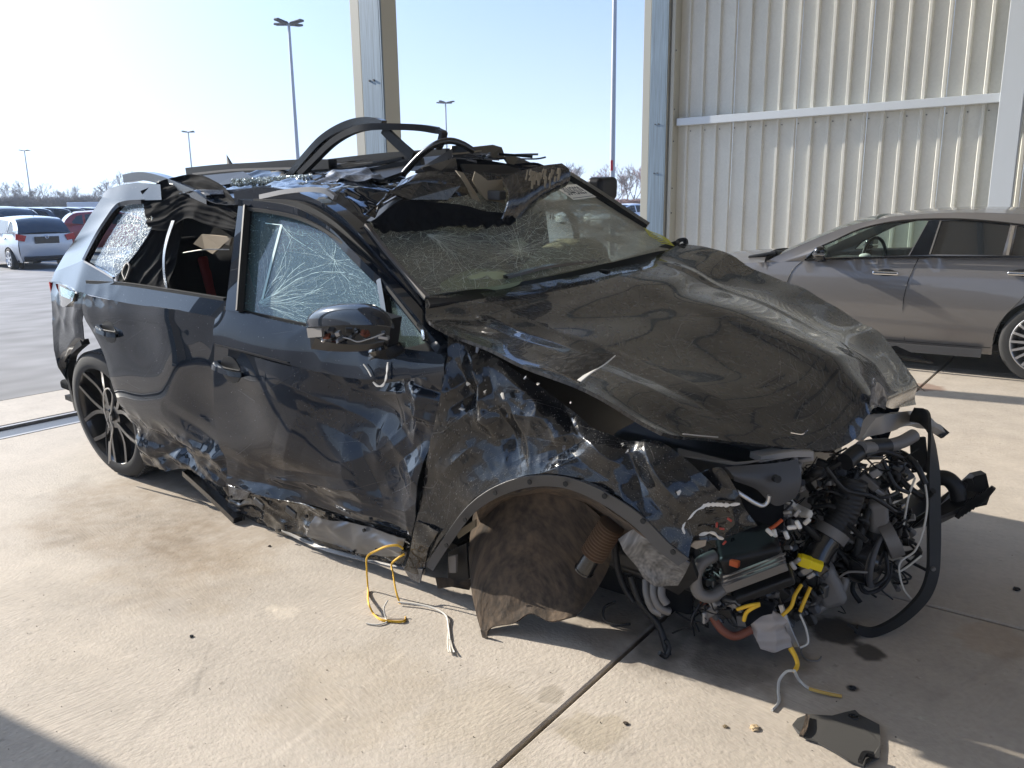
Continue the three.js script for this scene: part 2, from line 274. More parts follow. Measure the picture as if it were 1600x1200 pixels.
// ------------------------------------------------------------ the setting: floor, yard, shed
const AZ = 37 * Math.PI / 180, D = V(Math.cos(AZ), 0, Math.sin(AZ)), N = V(Math.sin(AZ), 0, -Math.cos(AZ)), UP = V(0, 1, 0);
const dn = (d, n, y = 0) => V(0, y, 0).addScaledVector(D, d).addScaledVector(N, n);
{
  const T = 1600, S = 10, X0 = -4.2, Z0 = -9;
  const blobs = [ // pixel, radius in metres, tint, strength
    [240, 795, 0.62, [0.66, 0.60, 0.52], 0.8], [330, 840, 0.4, [0.72, 0.66, 0.58], 0.7], [560, 720, 0.5, [0.8, 0.76, 0.7], 0.5],
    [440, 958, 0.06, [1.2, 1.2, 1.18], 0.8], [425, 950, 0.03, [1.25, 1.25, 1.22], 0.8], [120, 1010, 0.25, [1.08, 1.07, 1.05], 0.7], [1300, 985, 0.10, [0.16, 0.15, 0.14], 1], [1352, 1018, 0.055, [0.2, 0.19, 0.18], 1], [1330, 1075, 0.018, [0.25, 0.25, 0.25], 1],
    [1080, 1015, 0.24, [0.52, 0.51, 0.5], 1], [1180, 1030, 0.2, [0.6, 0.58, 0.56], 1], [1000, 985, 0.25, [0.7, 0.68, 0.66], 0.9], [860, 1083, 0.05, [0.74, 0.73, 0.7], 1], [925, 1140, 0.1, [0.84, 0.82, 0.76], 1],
    [1445, 605, 0.16, [0.62, 0.5, 0.46], 1], [1560, 1000, 0.14, [0.92, 0.84, 0.76], 0.8], [760, 1120, 0.2, [0.9, 0.88, 0.83], 0.7], [300, 900, 0.35, [0.86, 0.81, 0.73], 0.7], [560, 1080, 0.3, [0.9, 0.87, 0.81], 0.7], [700, 640, 0.5, [0.8, 0.78, 0.76], 0.6], [60, 900, 0.4, [1.07, 1.06, 1.04], 0.7], [1500, 700, 0.5, [0.94, 0.92, 0.9], 0.6],
  ].map(([u, v, r, c, s]) => { const g = ground(u, v); return [g.x, g.z, r, c, s]; });
  const lines = [[0, 790, 470, 640, 0.10, 0.80], [60, 860, 560, 700, 0.09, 0.83], [0, 980, 520, 880, 0.05, 0.86], [180, 1180, 470, 900, 0.025, 0.82], [420, 1190, 640, 1010, 0.012, 1.2], [820, 1120, 1000, 1180, 0.03, 0.86], [1260, 800, 1600, 760, 0.05, 0.9], [1440, 1100, 1600, 1010, 0.03, 0.84], [300, 1090, 330, 1000, 0.008, 0.7], [560, 1060, 610, 1150, 0.006, 0.72]].map(([a, b, c2, d2, w2, t2]) => { const p = ground(a, b), q = ground(c2, d2); return [p.x, p.z, q.x, q.z, w2, t2]; });
  const R = rng(77), pits = new Uint8Array(T * T);
  for (let k = 0; k < 3600; k++) { const x = (R() * T) | 0, y = (R() * T) | 0, r = R() < 0.04 ? 2 : R() < 0.3 ? 1 : 0; for (let j = -r; j <= r; j++) for (let i = -r; i <= r; i++) if (i * i + j * j <= r * r + 0.5) pits[((y + j + T) % T) * T + (x + i + T) % T] = R() < 0.75 ? 1 : 2; }
  const map = tex(T, T, (u, v, i, j) => {
    const x = X0 + u * S, z = Z0 + v * S, d = x * D.x + z * D.z, n = x * N.x + z * N.z;
    const a = fbm(x * 0.55, 3.3, z * 0.55, 3), b = fbm(x * 5, 8.1, z * 5, 3), s = nz(d * 2.2, 5.5, n * 26) * 0.7, e = nz(x * 60, 2.2, z * 60);
    const m = 1 + 0.30 * a + 0.20 * b + 0.02 * s + 0.09 * e;
    let c = [0.40 * m, (0.352 + 0.008 * a) * m, (0.295 + 0.014 * a) * m];
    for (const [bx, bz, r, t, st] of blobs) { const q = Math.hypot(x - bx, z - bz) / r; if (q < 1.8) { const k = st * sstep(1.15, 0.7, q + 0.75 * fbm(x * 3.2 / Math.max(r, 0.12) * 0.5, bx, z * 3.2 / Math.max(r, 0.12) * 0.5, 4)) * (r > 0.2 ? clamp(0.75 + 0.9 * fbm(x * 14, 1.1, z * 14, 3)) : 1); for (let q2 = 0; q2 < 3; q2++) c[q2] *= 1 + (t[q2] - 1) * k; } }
    for (const [ax, az, bx2, bz, wd, t] of lines) { const ex = bx2 - ax, ez = bz - az, L2 = ex * ex + ez * ez, q = clamp(((x - ax) * ex + (z - az) * ez) / L2), d0 = Math.hypot(x - ax - q * ex, z - az - q * ez); if (d0 > wd * 1.5) continue; const ds = d0 + wd * 0.8 * nz(x * 2.4, 6, z * 2.4); if (Math.abs(ds) < wd) { const k = (1 - Math.abs(ds) / wd) * clamp(0.45 + 1.6 * fbm(x * 7, 4.4, z * 7, 3)) * sstep(0, 0.08, q) * sstep(1, 0.92, q); for (let q2 = 0; q2 < 3; q2++) c[q2] *= 1 + (t - 1) * k; } }
    const p = pits[j * T + i]; if (p === 1) c = c.map(q => q * 0.72); else if (p === 2) c = c.map(q => q * 1.28);
    return c;
  });
  const bump = tex(1024, 1024, (u, v) => 0.5 + 0.7 * tf(u, v, 110, 3, 3), false); bump.repeat.set(7, 7);
  M.concrete = new THREE.MeshStandardMaterial({ ...white, map, bumpMap: bump, bumpScale: 0.0016, roughness: 0.9 });
  const floor = new THREE.Group(); floor.name = 'concrete_floor'; structure(floor); scene.add(floor);
  const slab = (d0, d1, n0, n1, name = 'slab') => {
    const g = new THREE.BufferGeometry(), c = 0.006, t = 0, P = [], U = [], I = [], q = 0.0075;
    const ring = (e, y) => [dn(d0 + e, n0 + e, y), dn(d1 - e, n0 + e, y), dn(d1 - e, n1 - e, y), dn(d0 + e, n1 - e, y)];
    const a = ring(q + c, t), b = ring(q, t - c), b2 = ring(q, -0.14);
    const quad = (A, B, C, E) => { const o = P.length / 3; for (const p of [A, B, C, E]) { P.push(p.x, p.y, p.z); U.push((p.x - X0) / S, (p.z - Z0) / S); } I.push(o, o + 1, o + 2, o, o + 2, o + 3); };
    quad(a[0], a[1], a[2], a[3]); for (let k = 0; k < 4; k++) { const m = (k + 1) % 4; quad(b[k], b[m], a[m], a[k]); quad(b2[k], b2[m], b[m], b[k]); }
    g.setAttribute('position', new THREE.Float32BufferAttribute(P, 3)); g.setAttribute('uv', new THREE.Float32BufferAttribute(U, 2)); g.setIndex(I); const ng = g.toNonIndexed(); ng.computeVertexNormals();
    const m = mesh(name, ng, M.concrete, floor); m.material.side = THREE.DoubleSide; return m;
  };
  const ds = [-5.96, -1.21, 3.8, 8.8, 13.8], ns = [-11.8, -6.8, -1.8, 3.2, 8.2, 13.4];
  for (let i = 0; i < 4; i++) for (let j = 0; j < 5; j++) slab(ds[i], ds[i + 1], ns[j], ns[j + 1]);
  for (const [a, b] of [[-12, -4], [-4, 4], [4, 12], [12, 20]]) slab(-7.22, -6.34, a, b);
  // packed joint filler below the slabs' top
  M.joint = std([0.045, 0.04, 0.033], 0.95);
  structure(mesh('joint_bed', put(new THREE.BoxGeometry(21, 0.02, 33), dn(3.3, 4, -0.036), 0, -AZ, 0), M.joint));
  // drain channel along the open front: rails and grate bars
  const dr = thing('drain_channel', 'narrow steel drain channel set along the edge of the concrete floor', 'drain');
  for (const [d, w] of [[-6.31, 0.04], [-5.99, 0.04]]) mesh('rail', put(rbox(w, 0.05, 30, 0.004), dn(d, 4, -0.026), 0, -AZ, 0), M.aluDull, dr);
  for (let k = 0; k < 30; k++) mesh('grate', put(rbox(0.24, 0.02, 0.985, 0.003), dn(-6.15, -10.5 + k, -0.03), 0, -AZ, 0), M.steelDark, dr);
  // asphalt yard to the horizon
  const at = tex(1024, 1024, (u, v) => { const k = 1 + 0.3 * tn(u, v, 90, 3) + 0.3 * tn(u, v, 170, 6) + 0.08 * tf(u, v, 6, 12); return [0.18 * k, 0.175 * k, 0.172 * k]; });
  M.asphalt = new THREE.MeshStandardMaterial({ ...white, map: at, roughness: 0.92, bumpMap: tex(512, 512, (u, v) => 0.5 + 0.6 * tf(u, v, 80, 8, 2), false), bumpScale: 0.004 });
  const yg = new THREE.PlaneGeometry(1200, 1200, 1, 1); yg.rotateX(-Math.PI / 2); { const p = yg.attributes.position, q = yg.attributes.uv; for (let i = 0; i < p.count; i++) q.setXY(i, p.getX(i) / 3, p.getZ(i) / 3); }
  structure(mesh('asphalt_yard', yg.translate(0, -0.05, 0), M.asphalt));
  structure(mesh('asphalt_apron', put(new THREE.BoxGeometry(40, 0.03, 60).translate(0, -0.015, 0), dn(-27.24, 4, -0.004), 0, -AZ, 0), M.asphalt));
}
M.galv = std([1, 1, 1], 0.55, 0.25, { map: tex(256, 256, (u, v) => { const k = 0.86 + 0.5 * tf(u, v, 14, 3, 3); return [0.19 * k, 0.25 * k, 0.30 * k]; }) });
M.clad = std([1, 1, 1], 0.5, 0.0, { map: tex(512, 512, (u, v) => { const k = 1 + 0.10 * tf(u, v, 3, 5) + 0.05 * tn(u, v, 60, 2); return [0.61 * k, 0.595 * k, 0.53 * k]; }) });
M.cladTrim = std([0.42, 0.40, 0.33], 0.55);
M.poleGrey = std([0.42, 0.43, 0.44], 0.5, 0.2); M.girt = std([0.55, 0.58, 0.60], 0.5, 0.1);
const FRONT = dn(-6.4, 0);
const bx = (d, n, y, sd, sn, sy, r = 0.004) => put(rbox(sd, sy, sn, r), dn(d, n, y), 0, -AZ, 0); // box laid on the shed's grid
function shedColumn(label, n, trim) {
  const c = thing('steel_column', label, 'column', undefined), H = 7;
  mesh('web_plate', bx(-6.40, n - 0.1, H / 2, 0.28, 0.012, H), M.galv, c);
  mesh('edge_strip', bx(-6.615, n - 0.095, H / 2, 0.13, 0.012, H), M.cladTrim, c);
  mesh('side_sheet', bx(-6.245, n + 0.02, H / 2, 0.012, 0.215, H), M.cladTrim, c);
  mesh('corner_seam', bx(-6.247, n - 0.098, H / 2, 0.018, 0.018, H), M.galv, c);
  mesh('back_plate', bx(-6.46, n + 0.12, H / 2, 0.42, 0.012, H), M.galv, c);
  mesh('base_plate', bx(-6.40, n, 0.012, 0.36, 0.36, 0.024), M.galv, c);
  for (const y of [2.0, 2.78]) for (const s of [-0.03, 0.03]) mesh('bolt', cyl(dn(-6.40 + s, n - 0.118, y), dn(-6.40 + s, n - 0.104, y), 0.011, 0.011, 8), M.steelDark, c);
  return c;
}
const EDGE = dn(-6.245, 0), n1 = onPlane(598, 120, EDGE, D).dot(N) + 0.1, n2 = onPlane(1040, 200, EDGE, D).dot(N) + 0.1;
shedColumn('galvanised steel column with beige trim standing behind the roof arch of the wreck', n1, true);
shedColumn('galvanised steel corner column at the end of the ribbed beige wall', n2, true);
shedColumn('galvanised steel column of the open shed front, standing left of the rear of the wreck', 0.12, true); // its shadow falls in the near corner
function ribbed(w, h, name, parent, at, dirAlong, out) { // one profiled sheet, ribs vertical
  const pr = []; for (let x = 0; x < w - 1e-6; x += 0.25) pr.push([x, 0], [x + 0.185, 0], [x + 0.2, 0.042], [x + 0.235, 0.042], [x + 0.25, 0]);
  const P = [], U = [], I = [];
  for (let k = 0; k < pr.length - 1; k++) { const [x0, z0] = pr[k], [x1, z1] = pr[k + 1]; if (x1 - x0 < 1e-6) continue; const o = P.length / 3; for (const [x, z, y] of [[x0, z0, 0], [x1, z1, 0], [x1, z1, h], [x0, z0, h]]) { const p = at.clone().addScaledVector(dirAlong, x).addScaledVector(out, z); P.push(p.x, p.y + y, p.z); U.push(x / 2, y / 2); } I.push(o, o + 1, o + 2, o, o + 2, o + 3); }
  const g = new THREE.BufferGeometry(); g.setAttribute('position', new THREE.Float32BufferAttribute(P, 3)); g.setAttribute('uv', new THREE.Float32BufferAttribute(U, 2)); g.setIndex(I); g.computeVertexNormals();
  return mesh(name, g, M.clad, parent);
}
{
  const outW = N.clone().negate(), w = thing('shed_wall', 'beige ribbed metal shed wall behind the grey car', 'wall');
  const wn = n2 + 0.16; // wall plane
  for (let k = 0; k < 13; k++) ribbed(1, 6.96, 'cladding_panel', w, dn(-6.2 + k * 1.003, wn + (k % 2) * 0.002), D, outW);
  for (const y of [2.80, 5.3]) mesh('girt', bx(0.2, wn - 0.105, y, 12.6, 0.12, 0.115), M.girt, w);
  for (const d of [-1.38, 4.2]) { const c = mesh('post', merged([bx(d, wn - 0.32, 3.48, 0.26, 0.016, 6.96), bx(d, wn - 0.245, 3.48, 0.014, 0.135, 6.96), bx(d, wn - 0.172, 3.48, 0.26, 0.01, 6.96)]), M.girt, w); void c; }
  mesh('corner_trim', bx(-6.17, wn - 0.1, 3.48, 0.06, 0.24, 6.96), M.cladTrim, w);
  for (let k = 0; k < 24; k++) mesh('screw', cyl(dn(-5.92 + k * 0.25 + (k / 4 | 0) * 0.003, wn - 0.012, 2.66), dn(-5.92 + k * 0.25 + (k / 4 | 0) * 0.003, wn - 0.002, 2.66), 0.009, 0.009, 8), M.steelDark, w);
  for (const y of [0.7, 1.35, 1.75, 2.5, 3.0, 3.9, 5]) mesh('screw', cyl(dn(-6.13, wn - 0.2, y), dn(-6.12, wn - 0.2, y), 0.012, 0.012, 8), M.steelDark, w);
  const r = thing('shed_roof', 'beige metal roof of the open shed above the wrecked car', 'roof');
  mesh('roof_sheet', bx(2.4, 0.6, 7.06, 18.6, n2 * 2 + 1, 0.08), std([0.66, 0.63, 0.55], 0.6), r);
  for (const n of [n2, n1, 0.1, -6, -11]) mesh('beam', bx(2.4, n, 6.8, 18, 0.18, 0.4), M.galv, r);
  for (let k = 0; k < 9; k++) mesh('purlin', bx(-6.1 + k * 2.05, 0.6, 6.93, 0.07, n2 * 2, 0.16), M.galv, r);
}
// ------------------------------------------------------------ lamp posts
function lampPost(label, u, vTop, H, heads, rb, vb) {
  let p; if (vb) { p = ground(u, vb); } else { const d = ray(u, vTop); p = d.clone().multiplyScalar((H - CAM.h) / d.y); }
  const g = thing('lamp_post', label, 'lamp post', 'lamp posts across the yard'); g.position.set(p.x, 0, p.z);
  mesh('pole', cyl(V(0, -0.05, 0), V(0, H, 0), rb, rb * 0.55, 14), M.poleGrey, g);
  if (heads) for (let k = 0; k < 4; k++) { const a = k * Math.PI / 2 + 0.5; mesh('lamp_head', put(rbox(0.85, 0.13, 0.36, 0.05), V(Math.cos(a) * 0.62, H, Math.sin(a) * 0.62), 0, -a, 0.1), M.plasticGrey, g); mesh('arm', cyl(V(0, H - 0.1, 0), V(Math.cos(a) * 0.4, H, Math.sin(a) * 0.4), 0.04, 0.04, 6), M.galv, g); }
  return g;
}
lampPost('tall lamp post with four heads seen above the roof rails of the wreck', 451, 36, 12, true, 0.14);
lampPost('lamp post beyond the bent roof frame of the wreck', 696, 160, 12, true, 0.13);
lampPost('small far lamp post above the rear roof edge of the wreck', 294, 206, 12, true, 0.14);
lampPost('small far lamp post above the silver hatchback', 38, 235, 12, true, 0.16);
{ const g = lampPost('near steel post with a red sticker beside the corner column', 955, 0, 12, false, 0.085, 398); mesh('red_sticker', put(rbox(0.075, 0.30, 0.02, 0.004), V(-0.03, 2.62, 0.082)), std([0.5, 0.02, 0.03], 0.6), g); }
// ------------------------------------------------------------ bare trees and hedges
M.bark = std([0.15, 0.13, 0.12], 0.95); M.twig = std([0.20, 0.175, 0.155], 0.95); M.twigRed = std([0.24, 0.13, 0.10], 0.95);
function branches(seed, H, spread, depth, kids) {
  const R = rng(seed), tr = [], tw = [];
  const stick = (a, b, r0, r1, l) => { const d = b.clone().sub(a).normalize(), x = (Math.abs(d.y) < 0.9 ? V(0, 1, 0) : V(1, 0, 0)).cross(d).normalize(), y = d.clone().cross(x), P = []; for (let k = 0; k < 3; k++) { const c = Math.cos(k * 2.094), s = Math.sin(k * 2.094); P.push([a.clone().addScaledVector(x, c * r0).addScaledVector(y, s * r0), b.clone().addScaledVector(x, c * r1).addScaledVector(y, s * r1)]); } for (let k = 0; k < 3; k++) { const m = (k + 1) % 3; for (const q of [P[k][0], P[m][0], P[k][1], P[m][0], P[m][1], P[k][1]]) l.push(q.x, q.y, q.z); } };
  const grow = (p, d, len, r, lv) => {
    const e = p.clone().addScaledVector(d, len); stick(p, e, r, r * 0.7, lv < 2 ? tr : tw); if (lv >= depth) return;
    const n = kids + (R() < 0.5 ? 1 : 0);
    for (let k = 0; k < n; k++) { const f = 0.45 + 0.55 * R(), q = p.clone().addScaledVector(d, len * f), nd = d.clone().add(V((R() - 0.5) * spread, (R() - 0.2) * 0.5, (R() - 0.5) * spread)).normalize(); grow(q, nd, len * (0.55 + 0.25 * R()), Math.max(r * 0.55, 0.012), lv + 1); }
  };
  grow(V(0, -0.1, 0), V((R() - 0.5) * 0.1, 1, (R() - 0.5) * 0.1).normalize(), H * 0.36, H * 0.016, 0);
  const mk = l => { const g = new THREE.BufferGeometry(); g.setAttribute('position', new THREE.Float32BufferAttribute(l, 3)); g.computeVertexNormals(); return g; };
  return [mk(tr), mk(tw)];
}
{
  const kinds = [0, 1, 2, 3].map(k => branches(100 + k, 7, 1.5, 5, 3)), R = rng(5);
  const bare = (u, dist, h, label, group, red) => { const d = ray(u, 330); d.y = 0; d.normalize(); const g = thing('bare_tree', label, 'tree', group), k = (R() * 4) | 0; g.position.copy(d.multiplyScalar(dist)); g.scale.setScalar(h / 7); g.rotation.y = R() * 6.3; mesh('trunk', kinds[k][0], M.bark, g); mesh('crown', kinds[k][1], red ? M.twigRed : M.twig, g); };
  for (let k = 0; k < 22; k++) bare(-40 + k * 11 + R() * 8, 118 + R() * 40, 4.4 + R() * 2.0 + (k === 19 ? 2 : 0), 'leafless grey tree in the hazy row beyond the parked cars', 'far tree row beyond the parked cars');
  for (let k = 0; k < 12; k++) bare(880 + k * 12 + R() * 8, 105 + R() * 25, 5.4 + R() * 2.6, 'leafless brownish tree between the steel post and the corner column', 'far trees beside the corner column', k % 2);
  const hb = [0, 1, 2].map(k => branches(300 + k, 3.4, 2.6, 4, 5));
  const hedge = (name, label, us, dist, h, mat) => { const l = []; for (const u of us) { const d = ray(u, 330); d.y = 0; d.normalize(); const k = (R() * 3) | 0; for (const g of hb[k]) l.push(g.clone().applyMatrix4(new THREE.Matrix4().compose(d.clone().multiplyScalar(dist + R() * 8), new THREE.Quaternion().setFromAxisAngle(UP, R() * 6), V(1.6, h / 3.4, 1.6)))); } const m = mesh(name, merged(l), mat); tag(m, label, 'hedge'); m.userData.kind = 'stuff'; };
  hedge('hedge', 'dense grey brush along the foot of the far tree row', Array.from({ length: 60 }, (_, k) => -60 + k * 5), 104, 4.4, M.twig);
  hedge('hedge', 'dense red brown brush below the trees by the corner column', Array.from({ length: 46 }, (_, k) => 860 + k * 4), 92, 2.9, M.twigRed);
}
scene.fog = new THREE.FogExp2(new THREE.Color().setRGB(0.80, 0.88, 0.95), 0.0010);

// ------------------------------------------------------------ the wrecked SUV (own axes: x forward from the rear axle, y up, z to its right)
const suv = thing('wrecked_suv', 'crashed black SUV with torn roof, shattered windscreen and exposed engine', 'car');
suv.rotation.order = 'YXZ'; suv.rotation.set(0.0404, -0.6508, -0.0619); suv.position.set(-1.65102, 0.06154, -5.14573);
const F = new Frame(suv, (x, y) => {
  let z = 0.985;
  if (y < 0.5) z -= 0.16 * (0.5 - y) ** 1.4; if (y > 1.0) z -= 0.25 * (y - 1.0); if (y > 1.13) z -= 0.28 * (y - 1.13);
  if (x < -0.15) z -= 0.29 * ((-0.15 - x) / 0.8) ** 2; if (x > 3.25) z -= 0.2 * ((x - 3.25) / 0.6) ** 2;
  return z;
});
const wob = (f, a, k = 0) => p => a * nz(p.x * f + k, p.y * f, p.z * f + 2 * k);
const sh = (name, mat, o, parent = suv) => sheet(F, name, parent, mat, o);
const tb = (name, mat, pts, r, o, parent = suv) => tube(F, name, parent, mat, pts, r, o);
const br = (name, mat, pts, w, h, up = V(0, 0, 1), o, parent = suv) => bar(F, name, parent, mat, pts, w, h, up, o);
const pl = (name, mat, pts, th, parent = suv) => plate(F, name, parent, mat, pts, th);
// --- rear quarter
{
  const dq = p => 0.004 * nz(p.x * 3, p.y * 3, p.z * 3);
  const gs = [
    { t: [[160, 308], [196, 316]], l: [[160, 308], [140, 337], [117, 375], [102, 397], [86, 425]], r: [[196, 316], [184, 323], [165, 349], [150, 373], [131, 406]], b: [[86, 425], [131, 406]], nu: 12, nv: 24 },
    { t: [[160, 308], [163, 300], [172, 294], [190, 289], [215, 285], [250, 288]], l: [[160, 308]], r: [[250, 288], [252, 312]], b: [[160, 308], [196, 316], [222, 313], [252, 312]], nu: 24, nv: 8 },
    { t: [[86, 425], [131, 406], [137, 412], [160, 424], [176, 434]], b: [[80, 440], [95, 441], [118, 455], [135, 458], [178, 442]], nu: 26, nv: 8 },
    { t: [[80, 440], [95, 441], [118, 455], [135, 458]], l: [[80, 440], [79, 470], [81, 500], [84, 546], [90, 573], [104, 594], [120, 637]], r: [[135, 458], [132, 478], [127, 502], [131, 532], [116, 545], [108, 560], [106, 580], [110, 602], [121, 639]], b: [[120, 637], [121, 639]], nu: 30, nv: 60, d: p => dq(p) + 0.02 * (cell(p.x * 7, p.y * 7, p.z * 7) - 0.4) * sstep(0.75, 0.85, p.y) },
  ].map(o => sheetGeo(F, { lin: true, d: dq, ...o }));
  mesh('quarter_panel', mergeGeometries(gs), M.paint, suv);
  br('arch_trim', M.plastic, [[131, 534], [117, 546], [110, 560], [108, 580], [112, 602], [122, 640]].map(a => [a[0] + 2, a[1], -0.02, 's']), 0.03, 0.045, V(0, 0, 1));
  const tl = sh('tail_light', M.glassDark, { t: [[84, 443, 0.012, 's'], [100, 446, 0.012, 's'], [117, 458, 0.012, 's']], b: [[88, 468, 0.012, 's'], [99, 480, 0.012, 's'], [113, 470, 0.012, 's']], nu: 10, nv: 8, th: 0.02 });
  sh('red_lens', std([0.45, 0.01, 0.012], 0.25), { t: [[77, 440, 0.014, 's'], [84, 443, 0.014, 's']], b: [[82, 474, 0.014, 's'], [88, 469, 0.014, 's']], nu: 4, nv: 8, th: 0.02 }, tl);
  pl('lens_shard', M.glass, [[93, 447, 0.03, 's'], [113, 456, 0.03, 's'], [108, 467, 0.03, 's'], [95, 462, 0.03, 's']], 0.003, tl);
}
// cracked glass: real pane plus a layer of crushed white crack lines on it
function crackTex(seed, w, h, draw) { return drawTex(w, h, (c) => { c.fillStyle = '#000'; c.fillRect(0, 0, w, h); c.lineCap = 'round'; draw(c, rng(seed)); }, false); }
function crazing(c, w, h, seed, size, dens, val) { // broken polygons: borders between the nearest two seeds, warped, thinned out by dens(x, y)
  const im = c.getImageData(0, 0, w, h), d = im.data;
  for (let y = 0; y < h; y++) for (let x = 0; x < w; x++) {
    const q = dens(x / w, y / h); if (q <= 0.02) continue;
    const X = (x + 22 * nz(x * 0.012, y * 0.012, seed)) / size, Y = (y + 22 * nz(x * 0.012, y * 0.012, seed + 9)) / size, a = Math.floor(X), b = Math.floor(Y); let f1 = 9, f2 = 9, id = 0, id2 = 0;
    for (let i = -1; i < 2; i++) for (let j = -1; j < 2; j++) { const px = a + i + hash3(a + i, b + j, seed, 1), py = b + j + hash3(a + i, b + j, seed, 2), e = Math.hypot(px - X, py - Y), k = (a + i) * 131 + (b + j); if (e < f1) { f2 = f1; id2 = id; f1 = e; id = k; } else if (e < f2) { f2 = e; id2 = k; } }
    const keep = hash3(Math.min(id, id2), Math.max(id, id2), seed, 5); if (keep > q) continue;
    const l = clamp(1.25 - (f2 - f1) * size / 1.5); if (l > 0) { const v = l * val * (0.35 + 0.65 * hash3(id + id2, 3, seed, 7)), o = (y * w + x) * 4; d[o] = d[o + 1] = d[o + 2] = Math.max(d[o], v); }
  }
  c.putImageData(im, 0, 0);
}
function strands(c, R, x, y, a0, a1, n, len, val) { for (let k = 0; k < n; k++) { let q = a0 + (a1 - a0) * R(), px = x + (R() - 0.5) * 30, py = y + (R() - 0.5) * 30; const v = val * (0.3 + 0.7 * R()) | 0, bend = (R() - 0.5) * 0.06; c.strokeStyle = `rgb(${v},${v},${v})`; c.lineWidth = 0.7 + R() * 1.4; c.beginPath(); c.moveTo(px, py); const m = 26, L = len * (0.3 + 0.8 * R()) / m; for (let i = 0; i < m; i++) { q += bend + (R() - 0.5) * 0.3; px += Math.cos(q) * L; py += Math.sin(q) * L; R() < 0.12 ? c.moveTo(px, py) : c.lineTo(px, py); } c.stroke(); } }
const crackMat = (t, c = [0.75, 0.85, 0.82]) => new THREE.MeshStandardMaterial({ color: new THREE.Color().setRGB(...c), roughness: 0.5, alphaMap: t, transparent: true, side: THREE.DoubleSide });
function crackedPane(name, glass, crackM, o, lift = 0.003) {
  const g = sh(name, glass, { ...o, th: 0, unit: true });
  if (crackM) sh('crack_layer', crackM, { ...o, th: 0, unit: true, d: (p, u, v) => (o.d ? o.d(p, u, v) : 0) + lift }, g);
  return g;
}
{ // rear side window with trim
  const ct = crackTex(9, 512, 512, (c, R) => { for (let k = 0; k < 1500; k++) { const x = 90 + R() * 422, y = 40 + R() * 420, l = 3 + R() * 12, a = R() * 3; const v = 90 + R() * 160 | 0; c.strokeStyle = `rgb(${v},${v},${v})`; c.lineWidth = 1 + R() * 2; c.beginPath(); c.moveTo(x, y); c.lineTo(x + Math.cos(a) * l, y + Math.sin(a) * l); c.stroke(); } crazing(c, 512, 512, 9, 34, (u, v) => u > 0.15 ? 0.8 : 0, 255); });
  crackedPane('rear_side_glass', phy([0.45, 0.52, 0.55], 0.02, { transmission: 1, thickness: 0 }), crackMat(ct), { t: [[190, 325, -0.02, 's'], [205, 319, -0.02, 's'], [232, 318, -0.02, 's']], l: [[190, 325, -0.02, 's'], [172, 352, -0.02, 's'], [140, 411, -0.02, 's']], r: [[232, 318, -0.02, 's'], [238, 352, -0.02, 's'], [215, 392, -0.02, 's'], [182, 432, -0.02, 's']], b: [[140, 411, -0.02, 's'], [182, 432, -0.02, 's']], nu: 14, nv: 18 });
  br('window_trim', M.plasticGloss, [[134, 408], [152, 373], [168, 347], [187, 322], [200, 317], [225, 315]].map(a => [...a, -0.004, 's']), 0.022, 0.034, V(0, 0, 1));
  br('chrome_strip', M.chrome, [[133, 408, 0.004, 's'], [158, 422, 0.004, 's'], [178, 434, 0.004, 's']], 0.012, 0.014);
}
// --- rear wheel with its tyre on the ground
{
  const w = new THREE.Group(); w.name = 'rear_wheel'; suv.add(w);
  const c = F.pt([170, 650, 0.93]); w.position.copy(c); w.rotation.set(0.07, 0.02, 0); // axle = local z
  const R0 = 0.375, prof = [[0.285, -0.135], [0.31, -0.142], [0.352, -0.135], [0.370, -0.115], [0.375, -0.09], [0.376, 0], [0.375, 0.09], [0.370, 0.115], [0.352, 0.135], [0.31, 0.142], [0.285, 0.135]];
  const lathe = (p, n = 72) => { const g = new THREE.LatheGeometry(p.map(([r, z]) => new THREE.Vector2(r, z)), n); g.rotateX(Math.PI / 2); return g; };
  const ty = mesh('tyre', lathe(prof).translate(0, 0, -0.12), M.tyre, w);
  const tr = []; for (let k = 0; k < 84; k++) for (let s = -2; s <= 2; s++) tr.push(put(new THREE.BoxGeometry(0.020, 0.009, 0.040), V(0, 0, 0)).translate(0, R0 + 0.002, 0).rotateZ((k + (s & 1) * 0.5) / 84 * 6.2832).translate(0, 0, s * 0.048 - 0.12));
  mesh('tread', merged(tr), M.tyre, ty);
  const rm = mesh('rim', lathe([[0.22, -0.13], [0.27, -0.12], [0.278, -0.02], [0.288, 0.0], [0.291, 0.012], [0.283, 0.016], [0.274, 0.008], [0.262, -0.02], [0.255, -0.10]]), M.rim, w);
  rm.scale.set(1.05, 1.05, 1);
  for (let k = 0; k < 10; k++) { const a = k / 10 * 6.2832 + 0.2 + (k % 2 ? 0.09 : -0.09), a0 = (k - k % 2) / 10 * 6.2832 + 0.314 + 0.2; mesh('spoke', barGeo([V(Math.cos(a0) * 0.06, Math.sin(a0) * 0.06, -0.03), V(Math.cos((a + a0) / 2) * 0.16, Math.sin((a + a0) / 2) * 0.16, -0.022), V(Math.cos(a) * 0.272, Math.sin(a) * 0.272, 0.0)], 0.021, 0.03, V(0, 0, 1), { seg: 8 }), M.rim, rm); }
  mesh('hub', merged([cyl(V(0, 0, -0.1), V(0, 0, -0.02), 0.075), cyl(V(0, 0, -0.02), V(0, 0, 0.0), 0.036, 0.032)]), M.rim, rm);
  mesh('brake_disc', cyl(V(0, 0, -0.115), V(0, 0, -0.09), 0.185, 0.185, 40), M.steelDark, w);
  mesh('brake_drum', cyl(V(0, 0, -0.14), V(0, 0, -0.115), 0.262, 0.262, 40), M.plastic, w);
}
